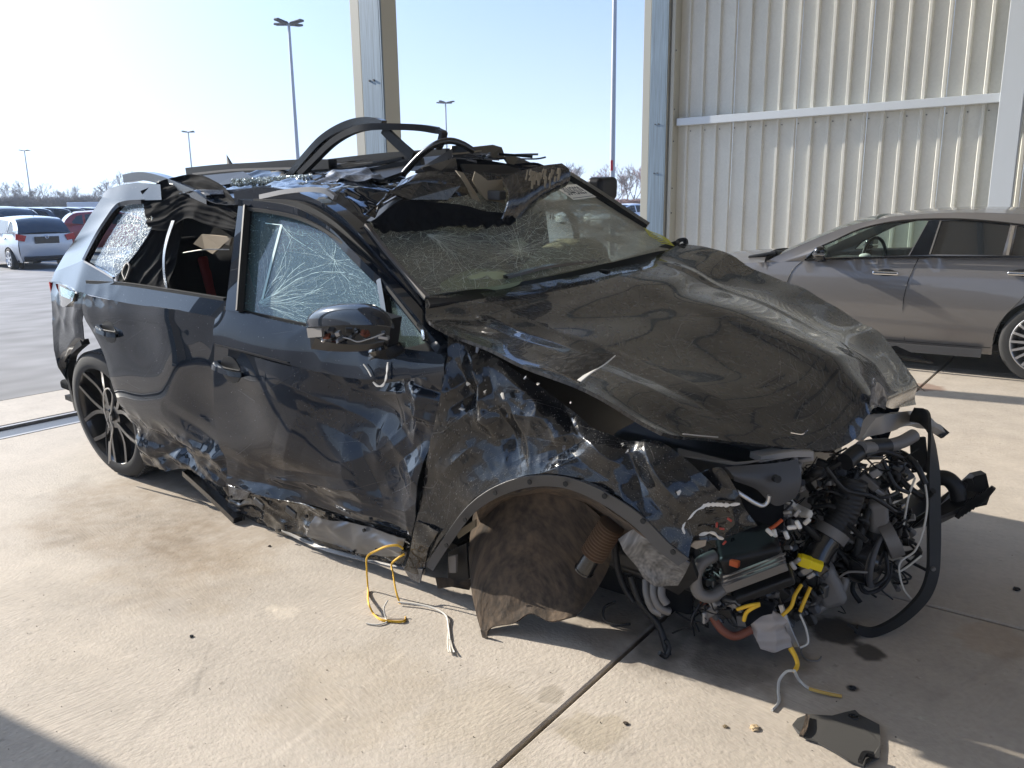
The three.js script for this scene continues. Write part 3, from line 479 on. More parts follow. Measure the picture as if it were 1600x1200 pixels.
sh('wheel_housing', M.plastic, { t: [[132, 556, 0.55], [240, 556, 0.55]], b: [[150, 735, 0.55], [300, 755, 0.55]], nu: 4, nv: 4, th: 0.01 });
{ // bundle of cut cable hanging through the spokes
  const z = 0.99, cb = tb('hanging_cable', M.string, [[171, 668, z], [163, 640, z], [163, 612, z], [169, 607, z], [175, 614, z], [174, 640, z], [172, 655, z], [176, 668, z], [173, 690, z], [172, 720, z]], 0.0045, { seg: 60, rad: 6 });
  tb('cable_strand', M.fabricGrey, [[170, 722, z], [166, 690, z], [168, 660, z], [176, 640, z], [177, 616, z], [172, 609, z]], 0.004, { seg: 40, rad: 6 }, cb);
  tb('frayed_end', M.string, [[172, 690, z], [171, 705, z], [170, 724, z]], t => 0.009 * (1 - 0.7 * t), { seg: 14, rad: 6 }, cb);
}
// --- rear door
// straight folds in the sheet metal: pixel end points on the body side, height and half width in metres
const folds = l => l.map(([a, b, c, d, h, w]) => { const p = F.pt([a, b]), q = F.pt([c, d]); return [p.x, p.y, q.x - p.x, q.y - p.y, h, w]; });
const foldAt = (L, x, y) => { let s = 0; for (const [px, py, ex, ey, h, w] of L) { const t = clamp(((x - px) * ex + (y - py) * ey) / (ex * ex + ey * ey)), e = Math.hypot(x - px - t * ex, y - py - t * ey) / w; if (e < 1) s += h * (1 - e) * Math.sin(Math.PI * clamp(0.12 + 0.76 * t)); } return s; };
const doorFolds = folds([[455, 590, 600, 684, 0.02, 0.10], [600, 684, 668, 770, 0.024, 0.08], [560, 600, 640, 590, -0.018, 0.06], [620, 606, 655, 690, -0.02, 0.06], [655, 600, 640, 700, 0.016, 0.04], [600, 740, 660, 690, -0.018, 0.06], [430, 745, 560, 765, 0.018, 0.05], [370, 740, 470, 768, -0.016, 0.05], [500, 770, 640, 830, 0.012, 0.04], [560, 700, 600, 790, -0.014, 0.06], [640, 600, 690, 620, -0.016, 0.03], [626, 640, 676, 664, 0.014, 0.03], [660, 700, 640, 780, 0.016, 0.05], [480, 640, 450, 740, 0.008, 0.08]]);
const wingFolds = (() => { const R = rng(606), l = [[705, 560, 735, 640, -0.03, 0.05], [730, 570, 760, 680, 0.03, 0.05], [700, 640, 745, 600, -0.03, 0.05], [770, 590, 850, 660, 0.02, 0.05], [760, 640, 800, 720, -0.03, 0.06], [830, 600, 900, 700, -0.025, 0.07], [880, 680, 960, 730, 0.03, 0.06], [850, 720, 900, 690, -0.02, 0.04], [960, 700, 1000, 780, -0.03, 0.06], [1000, 720, 1060, 800, 0.03, 0.06], [690, 740, 730, 700, 0.016, 0.05]]; for (let k = 0; k < 16; k++) { const u = 700 + R() * 330, v = 560 + R() * 160 + (u - 700) * 0.25, a = R() * 6.28, n = 25 + R() * 60; l.push([u, v, u + Math.cos(a) * n, v + Math.sin(a) * n, (R() < 0.5 ? -1 : 1) * (0.006 + R() * 0.018), 0.035 + R() * 0.05]); } return folds(l); })();
const rearFolds = folds([[215, 690, 300, 735, 0.02, 0.04], [250, 690, 330, 745, -0.03, 0.05], [280, 690, 350, 720, 0.016, 0.04], [230, 720, 290, 700, -0.02, 0.04], [300, 720, 345, 760, 0.02, 0.035], [265, 640, 330, 690, -0.01, 0.06]]);
const rdd = p => foldAt(rearFolds, p.x, p.y) + 0.016 * nz(p.x * 2.6 + 3, p.y * 2.6, 1) + 0.03 * Math.exp(-(((p.x - 0.95) / 0.22) ** 2) - (((p.y - 0.62) / 0.16) ** 2)) * -1 + (0.03 * (cell(p.x * 4, p.y * 6, 3) - 0.4) + 0.035 * ridge(p.x * 2.2 + p.y * 1.5, p.y * 4, 3.1) + 0.006 * ridge(p.x * 9, p.y * 12, 4)) * sstep(0.50, 0.34, p.y) + 0.01 * (cell(p.x * 13, p.y * 13, 5) - 0.4) * sstep(0.3, 0.1, p.x) * sstep(0.95, 1.05, p.y);
const rearDoor = sh('rear_door', M.paint, { t: [[131, 458], [140, 462, 0.008, 's'], [200, 473, 0.01, 's'], [280, 484, 0.01, 's'], [358, 498, 0.005, 's']], l: [[131, 458], [129, 478], [132, 496], [144, 519], [163, 557], [175, 597], [187, 631], [204, 663], [212, 682], [222, 728]], r: [[358, 498, 0.005, 's'], [356, 600], [360, 700], [368, 775]], b: [[222, 728], [255, 736], [291, 736], [330, 752], [368, 775]], nu: 110, nv: 120, d: rdd });
sh('belt_panel', M.paint, { t: [[134, 443, 0.0, 's'], [190, 446, 0.002, 's'], [265, 457, 0.002, 's'], [356, 471, 0.0, 's']], b: [[132, 459, 0.012, 's'], [200, 474, 0.014, 's'], [280, 485, 0.014, 's'], [358, 500, 0.009, 's']], nu: 60, nv: 6, d: p => 0.006 * (cell(p.x * 9, p.y * 9, 2) - 0.4) * sstep(0.4, 0.1, p.x) }, rearDoor);
br('belt_moulding', M.rubber, [[137, 441, -0.014, 's'], [190, 444, -0.014, 's'], [265, 455, -0.014, 's'], [352, 469, -0.014, 's']], 0.022, 0.02, V(0, 0, 1), {}, rearDoor);
function handle(parent, u, v, k) {
  const c = F.pt([u, v, 0.004, 's']), h = mesh('handle', barGeo([-0.105, -0.07, 0, 0.07, 0.1].map((x, i) => V(c.x + x * k, c.y - x * 0.05, c.z + [0.004, 0.024, 0.03, 0.024, 0.008][i])), 0.022, 0.034, V(0, 0.2, 1)), M.paint, parent);
  mesh('handle_cup', new THREE.CylinderGeometry(1, 1, 1, 28).rotateX(Math.PI / 2).scale(0.072 * k, 0.06, 0.006).translate(c.x + 0.005, c.y, c.z), M.plastic, h);
  mesh('handle_trim', barGeo([-0.1, 0, 0.095].map((x, i) => V(c.x + x * k, c.y + 0.016 - x * 0.05, c.z + [0.01, 0.034, 0.012][i])), 0.012, 0.005, V(0, 1, 0)), M.plasticGloss, h);
}
handle(rearDoor, 170, 518, 1);
// --- sill and underbody behind the rear door
br('sill_strut', M.plasticGloss, [[292, 738, 0.9], [330, 772, 0.93], [372, 812, 0.95]], 0.03, 0.05);
sh('rear_sill', M.paintScrape, { t: [[285, 722, 0.9], [330, 742, 0.92], [372, 770, 0.95]], b: [[300, 744, 0.84], [340, 782, 0.86], [384, 822, 0.9]], nu: 40, nv: 12, d: p => 0.05 * (cell(p.x * 9, p.y * 9, 8) - 0.4) });
// --- front door, its trailing edge standing proud of the rear door
const OD = x => 0.055 * clamp((2.35 - x) / 1.2);
const fdp = a => a.map(([u, v, o = 0]) => { const b = F.pt([u, v]); return [u, v, OD(b.x) + o, 's']; });
const fdd = p => {
  const x = p.x, y = p.y; let d = 0.012 * nz(x * 2.1 + 7, y * 2.1, 5) + foldAt(doorFolds, x, y);
  d -= 0.075 * Math.exp(-(((x - 2.02) / 0.3) ** 2) - (((y - 0.86) / 0.17) ** 2)); d += 0.03 * Math.exp(-(((x - 1.6) / 0.22) ** 2) - (((y - 0.74) / 0.3) ** 2));
  d -= 0.04 * Math.exp(-(((x - 1.62) / 0.3) ** 2) - (((y - 0.42) / 0.09) ** 2));
  const k = sstep(1.7, 2.25, x), wx = x + 0.08 * nz(x * 3, y * 3, 8), wy = y + 0.08 * nz(x * 3, y * 3, 5);
  d += k * (0.05 * (cell(wx * 3.4, wy * 2.6, 1.3) - 0.38) + 0.034 * ridge(wx * 2.2, wy * 1.7, 1.1, 2) + 0.002 * ridge(wx * 9, wy * 6, 4.1)) * sstep(1.08, 0.98, y);
  d += (0.02 * (cell(x * 3.4, y * 6, 7.3) - 0.4) + 0.02 * ridge(x * 1.6, y * 5, 2.2)) * sstep(0.55, 0.38, y);
  return d;
};
const frontDoor = sh('front_door', M.paint, { t: fdp([[334, 540], [380, 551], [470, 575], [560, 592], [640, 590], [694, 584]]), l: fdp([[334, 540], [333, 590], [335, 652], [342, 700], [349, 722], [353, 756]]), r: fdp([[694, 584], [688, 613], [674, 675], [660, 736], [649, 813], [641, 840]]), b: fdp([[353, 756], [400, 771], [473, 791], [560, 816], [641, 840]]), nu: 240, nv: 200, d: fdd, th: 0.006 });
sh('belt_panel', M.paint, { t: fdp([[336, 499], [353, 484], [420, 498], [480, 511], [560, 528], [640, 546], [698, 551]]), l: fdp([[336, 499], [334, 540, 0.004]]), r: fdp([[698, 551], [694, 585, 0.004]]), b: fdp([[334, 540, 0.004], [380, 551, 0.006], [470, 575, 0.006], [560, 592, 0.006], [640, 591, 0.004], [694, 585, 0.004]]), nu: 110, nv: 26, d: (p, u, v) => 0.007 * Math.sin(v * 3.14) + 0.012 * (cell(p.x * 6, p.y * 6, 2) - 0.4) * sstep(1.5, 1.9, p.x) }, frontDoor);
br('belt_moulding', M.rubber, fdp([[353, 482, -0.02], [420, 496, -0.02], [480, 509, -0.02], [560, 526, -0.02], [630, 540, -0.02]]), 0.022, 0.022, V(0, 0, 1), {}, frontDoor);
br('crease_line', M.plastic, fdp([[336, 538, 0.006], [380, 549, 0.008], [450, 567, 0.008]]), 0.006, 0.008, V(0, 0, 1), {}, frontDoor);
{
  const c = fdp([[374, 574, 0]])[0]; handle(frontDoor, c[0], c[1], 1);
  frontDoor.children[frontDoor.children.length - 1].position.z += OD(1.25) - 0.004;
}
// torn skin around the mirror foot
for (const [pts, w] of [[[[583, 597], [590, 603], [598, 602], [603, 592], [605, 578], [606, 566]], t => 0.003 + 0.006 * Math.abs(Math.sin(t * 13))], [[[568, 569], [574, 577], [580, 588]], 0.004]]) br('torn_edge', M.torn, fdp(pts.map(a => [...a, 0.02])), w, 0.004, V(0, 0, 1), { seg: 40 }, frontDoor);
{ // window frame and glass of the front door
  const fr = (pts, o = 0) => pts.map(([u, v]) => { const b = F.pt([u, v]); return [u, v, OD(b.x) + o, 's']; });
  br('window_frame', M.paint, fr([[379, 318], [420, 321], [470, 331], [520, 360], [553, 393], [587, 427], [620, 458], [650, 492], [672, 520], [694, 546]]), 0.036, 0.05, V(0, 0, 1), { seg: 50 }, frontDoor);
  br('window_seal', M.rubber, fr([[384, 326], [420, 330], [476, 343], [528, 371], [570, 409], [604, 443], [640, 487], [662, 515]], 0.012), 0.014, 0.03, V(0, 0, 1), { seg: 50 }, frontDoor);
  sh('b_post', M.paint, { t: fr([[373, 316], [387, 319]], 0.02), b: fr([[352, 484], [373, 488]], 0.02), nu: 6, nv: 20, th: 0.03 }, frontDoor);
  br('post_seal', M.rubber, fr([[386, 322], [380, 400], [374, 486]], 0.024), 0.012, 0.03, V(0, 0, 1), {}, frontDoor);
  br('divider_bar', M.plasticGloss, fr([[596, 437], [602, 472], [611, 532]], 0.012), 0.028, 0.03, V(0, 0, 1), {}, frontDoor);
  br('chrome_tip', M.chrome, fr([[655, 505], [663, 516], [665, 532]], 0.022), 0.014, 0.02, V(0, 0, 1), {}, frontDoor);
  const ct = crackTex(21, 1024, 1024, (c, R) => {
    crazing(c, 1024, 1024, 21, 70, (u, v) => 0.25 + 0.5 * sstep(0.5, 0.9, u), 150); crazing(c, 1024, 1024, 22, 26, (u, v) => 0.85 * sstep(0.62, 0.86, u + 0.25 * (v - 0.6) + 0.1 * nz(u * 6, v * 6, 1)), 230);
    strands(c, R, 150, 890, -1.15, -0.35, 46, 900, 225); strands(c, R, 640, 250, 0, 6.28, 34, 420, 210); strands(c, R, 240, 120, 0.6, 1.0, 7, 560, 230); strands(c, R, 160, 900, -0.3, 0.2, 14, 700, 160);
    c.strokeStyle = '#bcbcbc'; c.lineWidth = 15; c.beginPath(); c.moveTo(252, 110); c.lineTo(165, 850); c.stroke(); c.lineWidth = 8; c.beginPath(); c.moveTo(252, 108); c.lineTo(140, 118); c.stroke();
    for (let k = 0; k < 1300; k++) { const x = R() * 1024, y = R() * 1024, l = 2 + R() * 9, q = R() * 3.1, v = 50 + R() * 150 | 0; c.strokeStyle = `rgb(${v},${v},${v})`; c.lineWidth = 0.8 + R(); c.beginPath(); c.moveTo(x, y); c.lineTo(x + Math.cos(q) * l, y + Math.sin(q) * l); c.stroke(); }
  });
  const pane = phy([0.30, 0.50, 0.58], 0.03, { transmission: 0.8, thickness: 0, ior: 1.5 });
  const g = sh('door_glass', pane, { t: fr([[388, 326], [420, 331], [478, 344], [528, 373], [570, 411], [598, 440]], -0.012), b: fr([[374, 488], [440, 503], [520, 520], [610, 534]], -0.012), nu: 40, nv: 24, th: 0, unit: true }, frontDoor);
  sh('crack_layer', crackMat(ct, [0.46, 0.70, 0.74]), { t: fr([[388, 326], [420, 331], [478, 344], [528, 373], [570, 411], [598, 440]], -0.008), b: fr([[374, 488], [440, 503], [520, 520], [610, 534]], -0.008), nu: 40, nv: 24, th: 0, unit: true }, g);
  const qg = sh('quarter_glass', phy([0.50, 0.68, 0.62], 0.03, { transmission: 0.85, thickness: 0 }), { t: fr([[606, 448], [630, 476], [661, 517]], -0.008), b: fr([[620, 541], [640, 542], [664, 536]], -0.008), nu: 14, nv: 14, th: 0, unit: true }, frontDoor);
  sh('crack_layer', crackMat(crackTex(5, 512, 512, (c, R) => { crazing(c, 512, 512, 5, 22, (u, v) => 0.75 * sstep(0.75, 0.2, v), 220); strands(c, R, 60, 60, 0.3, 1.3, 14, 500, 200); }), [0.55, 0.8, 0.72]), { t: fr([[606, 448], [630, 476], [661, 517]], -0.004), b: fr([[620, 541], [640, 542], [664, 536]], -0.004), nu: 14, nv: 14, th: 0, unit: true }, qg);
}
{ // door mirror with its lower shell broken away
  const z = 1.16, mr = sh('mirror_cap', M.paint, { t: [[480, 512, z], [489, 494, z], [505, 484, z], [545, 477, z], [585, 480, z], [602, 490, z], [616, 511, z]], b: [[480, 512, z + 0.05], [500, 513, z + 0.07], [550, 512, z + 0.08], [595, 511, z + 0.07], [616, 511, z + 0.04]], l: [[480, 512, z], [480, 512, z + 0.05]], r: [[616, 511, z], [616, 511, z + 0.04]], nu: 40, nv: 20, th: 0.005, d: (p, u, v) => 0.045 * Math.sin(Math.PI * u) ** 0.6 * Math.sin(Math.PI * (0.1 + 0.8 * v)) });
  sh('mirror_back', M.plastic, { t: [[481, 500, z - 0.03], [545, 482, z - 0.03], [612, 498, z - 0.03]], b: [[486, 545, z - 0.03], [545, 548, z - 0.03], [606, 540, z - 0.03]], nu: 10, nv: 8, th: 0.05 }, mr);
  sh('mirror_shell', M.plastic, { t: [[493, 528, z + 0.05], [520, 536, z + 0.055], [570, 538, z + 0.055], [600, 534, z + 0.05]], b: [[486, 545, z + 0.02], [520, 549, z + 0.03], [572, 548, z + 0.03], [598, 540, z + 0.02]], nu: 16, nv: 5, th: 0.004 }, mr);
  sh('side_repeater', M.castGrey, { t: [[479, 513, z + 0.05], [502, 513, z + 0.07]], b: [[481, 528, z + 0.05], [503, 526, z + 0.07]], nu: 4, nv: 3, th: 0.01 }, mr);
  const R = rng(8); for (let k = 0; k < 26; k++) { const u = 506 + R() * 98, v = 515 + R() * 20; mesh('mirror_motor', put(rbox(0.01 + R() * 0.03, 0.006 + R() * 0.014, 0.02, 0.002, 1), F.pt([u, v, z + 0.02 + R() * 0.03]), R(), R(), R() * 0.6 - 0.3), [M.plastic, M.plasticGrey, M.plastic, M.aluDull, M.redbrown][(R() * 5) | 0], mr); }
  tb('mirror_wire', M.aluDull, [[536, 527, z + 0.05], [548, 530, z + 0.055], [558, 534, z + 0.055], [575, 530, z + 0.05], [600, 521, z + 0.05]], 0.0025, { seg: 20, rad: 5 }, mr);
  sh('mirror_foot', M.plasticGloss, { t: [[575, 551, z + 0.02], [600, 546, z], [624, 534, 1.04]], b: [[586, 560, z], [612, 561, 1.06], [634, 549, 1.0]], nu: 14, nv: 8, th: 0.03 }, mr);
}
// --- sill below the front door
{
  const o = { t: [[352, 758], [400, 772], [473, 792], [560, 817], [641, 841]], b: [[358, 794, 0.93], [397, 821, 0.93], [481, 845, 0.93], [565, 871, 0.93], [627, 887, 0.93]], l: [[352, 758], [352, 778], [358, 794, 0.93]], nu: 120, nv: 26, d: (p, u, v) => -0.012 * Math.sin(v * 3.1) + 0.03 * (cell(p.x * 3, p.y * 9, 2.2) - 0.4) + 0.03 * ridge(p.x * 2.4, p.y * 6, 6) + 0.006 * ridge(p.x * 12, p.y * 12, 2) };
  const s = sh('sill', M.paintScrape, o);
  sh('bare_sill', std([0.16, 0.17, 0.19], 0.3, 0.9), { t: [[493, 806, 0.012, 's'], [560, 822, 0.012, 's'], [632, 843, 0.012, 's']], b: [[482, 836, 0.006, 's'], [545, 862, 0.006, 's'], [628, 872, 0.006, 's']], l: [[493, 806, 0.012, 's'], [487, 822, 0.012, 's'], [482, 836, 0.006, 's']], nu: 60, nv: 20, d: (p, u, v) => 0.02 * ridge(p.x * 4, p.y * 7, 9.2) + 0.012 * Math.sin(v * 3.14) + 0.015 * nz(p.x * 6, p.y * 9, 4) }, s);
  sh('sill_flange', M.aluDull, { t: [[440, 826, 0.93], [500, 852, 0.935], [580, 874, 0.935], [630, 886, 0.935]], b: [[440, 830, 0.945], [500, 858, 0.95], [580, 879, 0.95], [640, 893, 0.95]], nu: 24, nv: 3 }, s);
  for (const [u, v] of [[362, 776], [424, 784], [438, 828], [480, 806], [497, 828], [486, 824], [553, 863], [570, 828], [590, 858]]) { const p = F.pt([u, v, 0.012, 's']); mesh('bolt_hole', cyl(p, p.clone().add(V(0, 0, 0.008)), 0.008, 0.008, 12), M.rubber, s); }
  for (const [a, b] of [[[405, 787], [420, 800]], [[455, 800], [475, 812]]]) { const p = F.pt([...a, 0.016, 's']); mesh('clip', put(rbox(0.07, 0.035, 0.014, 0.006), p, 0, 0, -0.3), M.steelDark, s); void b; }
  sh('hinge_cover', M.bare, { t: [[355, 760, 0.012, 's'], [390, 770, 0.012, 's']], b: [[357, 782, 0.01, 's'], [384, 780, 0.01, 's']], nu: 10, nv: 8, d: p => 0.02 * (cell(p.x * 11, p.y * 11, 1) - 0.4) }, s);
}
// --- front wing, crushed
const wingTop = [[699, 524, 0.93], [755, 548, 0.90], [820, 588, 0.89], [889, 634, 0.89], [941, 676, 0.90], [1037, 694, 0.90], [1100, 744, 0.88], [1128, 772, 0.86]];
const arch = [[638, 889], [652, 906], [664, 881], [690, 842], [733, 786], [777, 756], [829, 741], [885, 743], [941, 764], [1002, 803], [1045, 847], [1076, 873]];
const wd = p => {
  const x = p.x, y = p.y, wx = x + 0.06 * nz(x * 4, y * 4, 8), wy = y + 0.06 * nz(x * 4, y * 4, 5); let d = foldAt(wingFolds, x, y) + 0.03 * (cell(wx * 2.6, wy * 2.6, 2.7) - 0.36) + 0.01 * nz(x * 5, y * 5, 3) + 0.001 * nz(x * 30, y * 30, 1);
  const k = sstep(0.6, 0.85, y) * sstep(3.3, 2.9, x); d += k * (0.03 * (cell(wx * 4.4, wy * 3.2, 5.1) - 0.36) + 0.02 * ridge(wx * 2.7, wy * 1.9, 9.1, 2) + 0.003 * ridge(wx * 11, wy * 7, 3.7)) + 0.014 * ridge(x * 2.2, y * 2.8, 6.6) * (1 - k); return d * sstep(0.25, 0.5, y + 0.12);
};
const wing = sh('front_wing', M.paintScrape, { t: wingTop, l: [[699, 524, 0.93], [697, 560], [690, 614], [676, 676], [662, 737], [651, 814], [638, 889]], r: [[1128, 772, 0.86], [1104, 800, 0.9], [1084, 838, 0.93], [1076, 873]], b: arch, nu: 300, nv: 170, d: wd, th: 0.005 });
sh('arch_lip', M.plasticGrey, { t: [[664, 884, 0.004, 's'], [690, 845, 0.004, 's'], [733, 789, 0.006, 's'], [777, 759, 0.006, 's'], [829, 744, 0.006, 's'], [885, 746, 0.006, 's'], [941, 767, 0.006, 's'], [1002, 806, 0.006, 's'], [1045, 849, 0.006, 's'], [1077, 874, 0.006, 's']], b: [[676, 892, 0.97], [704, 850, 0.97], [744, 799, 0.97], [785, 774, 0.97], [832, 761, 0.97], [882, 763, 0.97], [934, 784, 0.97], [990, 822, 0.97], [1030, 862, 0.97], [1060, 884, 0.97]], nu: 80, nv: 4, th: 0.004 });
{ const lip = suv.children[suv.children.length - 1]; for (const [u, v] of [[698, 852], [727, 812], [774, 770], [828, 753], [884, 756], [945, 775], [1005, 814], [1052, 862]]) { const p = F.pt([u, v, 0.992]); mesh('bolt_hole', cyl(p, p.clone().add(V(0, 0, 0.004)), 0.009, 0.009, 12), M.rubber, lip); } }
// torn and folded flakes on the crushed wing
{
  const R = rng(31), spots = [[745, 545], [757, 612], [785, 618], [792, 650], [838, 600], [845, 585], [880, 700], [972, 695], [980, 706], [890, 630], [730, 600], [720, 640], [1060, 770], [900, 668], [706, 660], [752, 655], [800, 560], [820, 590]];
  for (const [u, v] of spots) { const c = F.pt([u, v, -0.012, 's']), n = 7, pts2 = [], pts3 = []; const s = 0.003 + R() * 0.009, sy = s * (0.5 + R() * 1.4); for (let k = 0; k < n; k++) { const a = k / n * 6.283 + R() * 0.6; const x = Math.cos(a) * s * (0.5 + 0.6 * R()), y = Math.sin(a) * sy * (0.5 + 0.6 * R()); pts2.push([x, -y]); pts3.push(V(c.x + x, c.y + y, c.z + 0.018 * R() - 0.012)); } mesh('torn_flake', plateGeo(pts2, pts3, 0.002, F.cam), R() < 0.6 ? M.torn : M.bare, wing); }
}
sh('wing_foot', M.paintScrape, { t: [[650, 815, 0.012, 's'], [686, 830, 0.012, 's']], l: [[650, 815, 0.012, 's'], [640, 860, 0.012, 's'], [632, 889, 0.012, 's']], r: [[686, 830, 0.012, 's'], [668, 862, 0.012, 's'], [662, 898, 0.012, 's']], b: [[632, 889, 0.012, 's'], [646, 896, 0.012, 's'], [662, 898, 0.012, 's']], nu: 16, nv: 24, d: p => 0.012 * nz(p.x * 14, p.y * 14, 2) }, wing);
sh('sill_end', M.bare, { t: [[628, 884, 0.96], [660, 890, 0.98]], b: [[640, 904, 0.95], [656, 911, 0.96]], nu: 8, nv: 5, th: 0.006 }, wing);
// --- A post and scuttle on the near side
br('a_post', M.paint, [[376, 309, 0.72], [430, 303, 0.71], [480, 313, 0.71], [525, 335, 0.72], [560, 365, 0.74], [592, 402, 0.76], [628, 442, 0.79], [664, 486, 0.82], [696, 540, 0.86]], 0.06, 0.07, V(0, 0, 1), { seg: 60 });
br('a_post_seal', M.rubber, [[400, 316, 0.76], [470, 321, 0.76], [520, 347, 0.77], [560, 383, 0.79], [600, 425, 0.81], [640, 470, 0.84], [692, 545, 0.9]], 0.03, 0.03, V(0, 0, 1), { seg: 50 });
sh('post_foot', M.plastic, { t: [[664, 492, 0.86], [700, 522, 0.9]], b: [[690, 548, 0.92], [698, 580, 0.93]], nu: 6, nv: 6, th: 0.02 });
// --- bonnet
const hd = (p, u, v) => { // u from the near edge to the far edge, v from the screen to the nose
  let d = 0.014 * Math.sin(Math.PI * clamp(u)) ** 2 * Math.sin(Math.PI * (0.06 + 0.88 * v));
  const fold = (q, w) => Math.max(0, 1 - Math.abs(q) / w);                                                         // straight crease with a sharp crest
  d -= 0.014 * fold(u - 0.14 - 0.06 * v, 0.05) * sstep(0.08, 0.3, v) * sstep(1.0, 0.75, v);
  d += 0.014 * ridge(p.x * 1.5 + 2, p.z * 2.4, 4, 2) * sstep(0.24, 0.05, u);
  const wv = 0.004 * Math.sin(p.x * 15 + 2.2 * nz(p.x * 2.5, 1, p.z * 2.5)) + 0.0025 * Math.sin(p.x * 34 + 2 * u); d += wv * sstep(0.84, 0.97, u) * sstep(0, 0.1, v); // ripples along the far edge
  d += 0.006 * fold(u - 0.80 + 0.08 * v, 0.025) * sstep(0.0, 0.15, v) * sstep(0.85, 0.6, v);
  d += 0.010 * fold(v - 0.80 - 0.18 * Math.abs(u - 0.55), 0.06) * sstep(0.2, 0.45, u) * sstep(0.9, 0.7, u);
  d += 0.010 * Math.sin(v * 60 + u * 9) * sstep(0.88, 0.97, v) * sstep(0.7, 0.84, u);                             // crumpled far nose corner
  d += 0.0006 * nz(p.x * 2.6, 2, p.z * 2.6);
  return d;
};
const bonnet = sh('bonnet', M.paintHood, {
  t: [[665, 463, 0.82], [720, 459, 0.66], [784, 452, 0.46], [868, 438, 0.18], [962, 419, -0.2], [1011, 405, -0.5], [1066, 380, -0.86]],
  l: [[665, 463, 0.82], [666, 482, 0.88], [668, 501, 0.93], [700, 521, 0.955], [763, 543, 0.96], [819, 568, 0.96], [903, 599, 0.96], [945, 620, 0.955], [997, 652, 0.94], [1037, 674, 0.92]],
  r: [[1066, 380, -0.86], [1138, 396, -0.87], [1187, 425, -0.88], [1270, 458, -0.88], [1344, 503, -0.86], [1377, 524, -0.84], [1406, 557, -0.82], [1433, 606, -0.78], [1432, 632, -0.75]],
  b: [[1037, 674, 0.92], [1064, 681, 0.86], [1180, 693, 0.62], [1295, 704, 0.34], [1330, 690, 0.22], [1350, 668, 0.10], [1362, 640, 0.0], [1400, 638, -0.45], [1432, 632, -0.75]],
  nu: 170, nv: 150, d: hd, th: 0.012 });
br('edge_fold', M.torn, [[905, 595, 0.985], [925, 580, 0.93], [945, 568, 0.88], [961, 555, 0.84]], t => 0.016 - 0.011 * t, 0.004, V(0, 1, 0), { seg: 16 }, bonnet);
sh('folded_corner', M.paintHood, { t: [[860, 556, 0.93], [962, 554, 0.84]], b: [[840, 574, 0.975], [905, 598, 0.985]], nu: 16, nv: 10, d: (p, u, v) => 0.012 * Math.sin(u * 3) }, bonnet);
br('nose_trim', M.aluDull, [[1067, 678, 0.87], [1095, 681, 0.81], [1122, 683, 0.75]], 0.003, 0.003, V(0, 1, 0), {}, bonnet);
br('nose_trim', M.chrome, [[1235, 676, 0.46], [1255, 678, 0.42], [1262, 672, 0.42]], 0.003, 0.003, V(0, 1, 0), {}, bonnet);
sh('torn_nose', M.bare, { t: [[1362, 604, 0.02], [1374, 598, -0.06], [1384, 612, -0.16]], b: [[1360, 640, 0.0], [1372, 636, -0.1], [1386, 640, -0.25]], nu: 12, nv: 12, d: p => 0.02 * (cell(p.x * 16, p.y * 16, p.z * 16) - 0.4) }, bonnet);
br('bonnet_hinge', M.rubber, [[1056, 389, -0.84], [1060, 377, -0.86], [1070, 375, -0.88], [1072, 382, -0.88]], 0.02, 0.02, V(0, 0, 1), {}, bonnet);
mesh('washer_nozzle', put(rbox(0.05, 0.014, 0.03, 0.006), F.pt([944, 434, -0.1]).add(V(0, 0.03, 0))), M.plastic, bonnet);
br('dried_sealant', M.string, [[922, 478, 0.12], [912, 482, 0.14], [908, 490, 0.15], [902, 494, 0.17], [898, 499, 0.19]].map(a => { const p = F.pt(a); return p; }), 0.008, 0.006, V(0, 1, 0), { seg: 22 }, bonnet);
{ const s = bonnet.children[bonnet.children.length - 1]; s.position.y += 0.062; }
for (const q of [[[1372, 545, -0.9], [1410, 560, -0.9], [1458, 566, -1.06], [1400, 540, -0.98]], [[1404, 575, -0.9], [1415, 596, -0.9], [1446, 612, -0.98], [1436, 604, -0.92], [1412, 570, -0.92]]]) pl('far_wing_shard', M.plastic, q, 0.01);
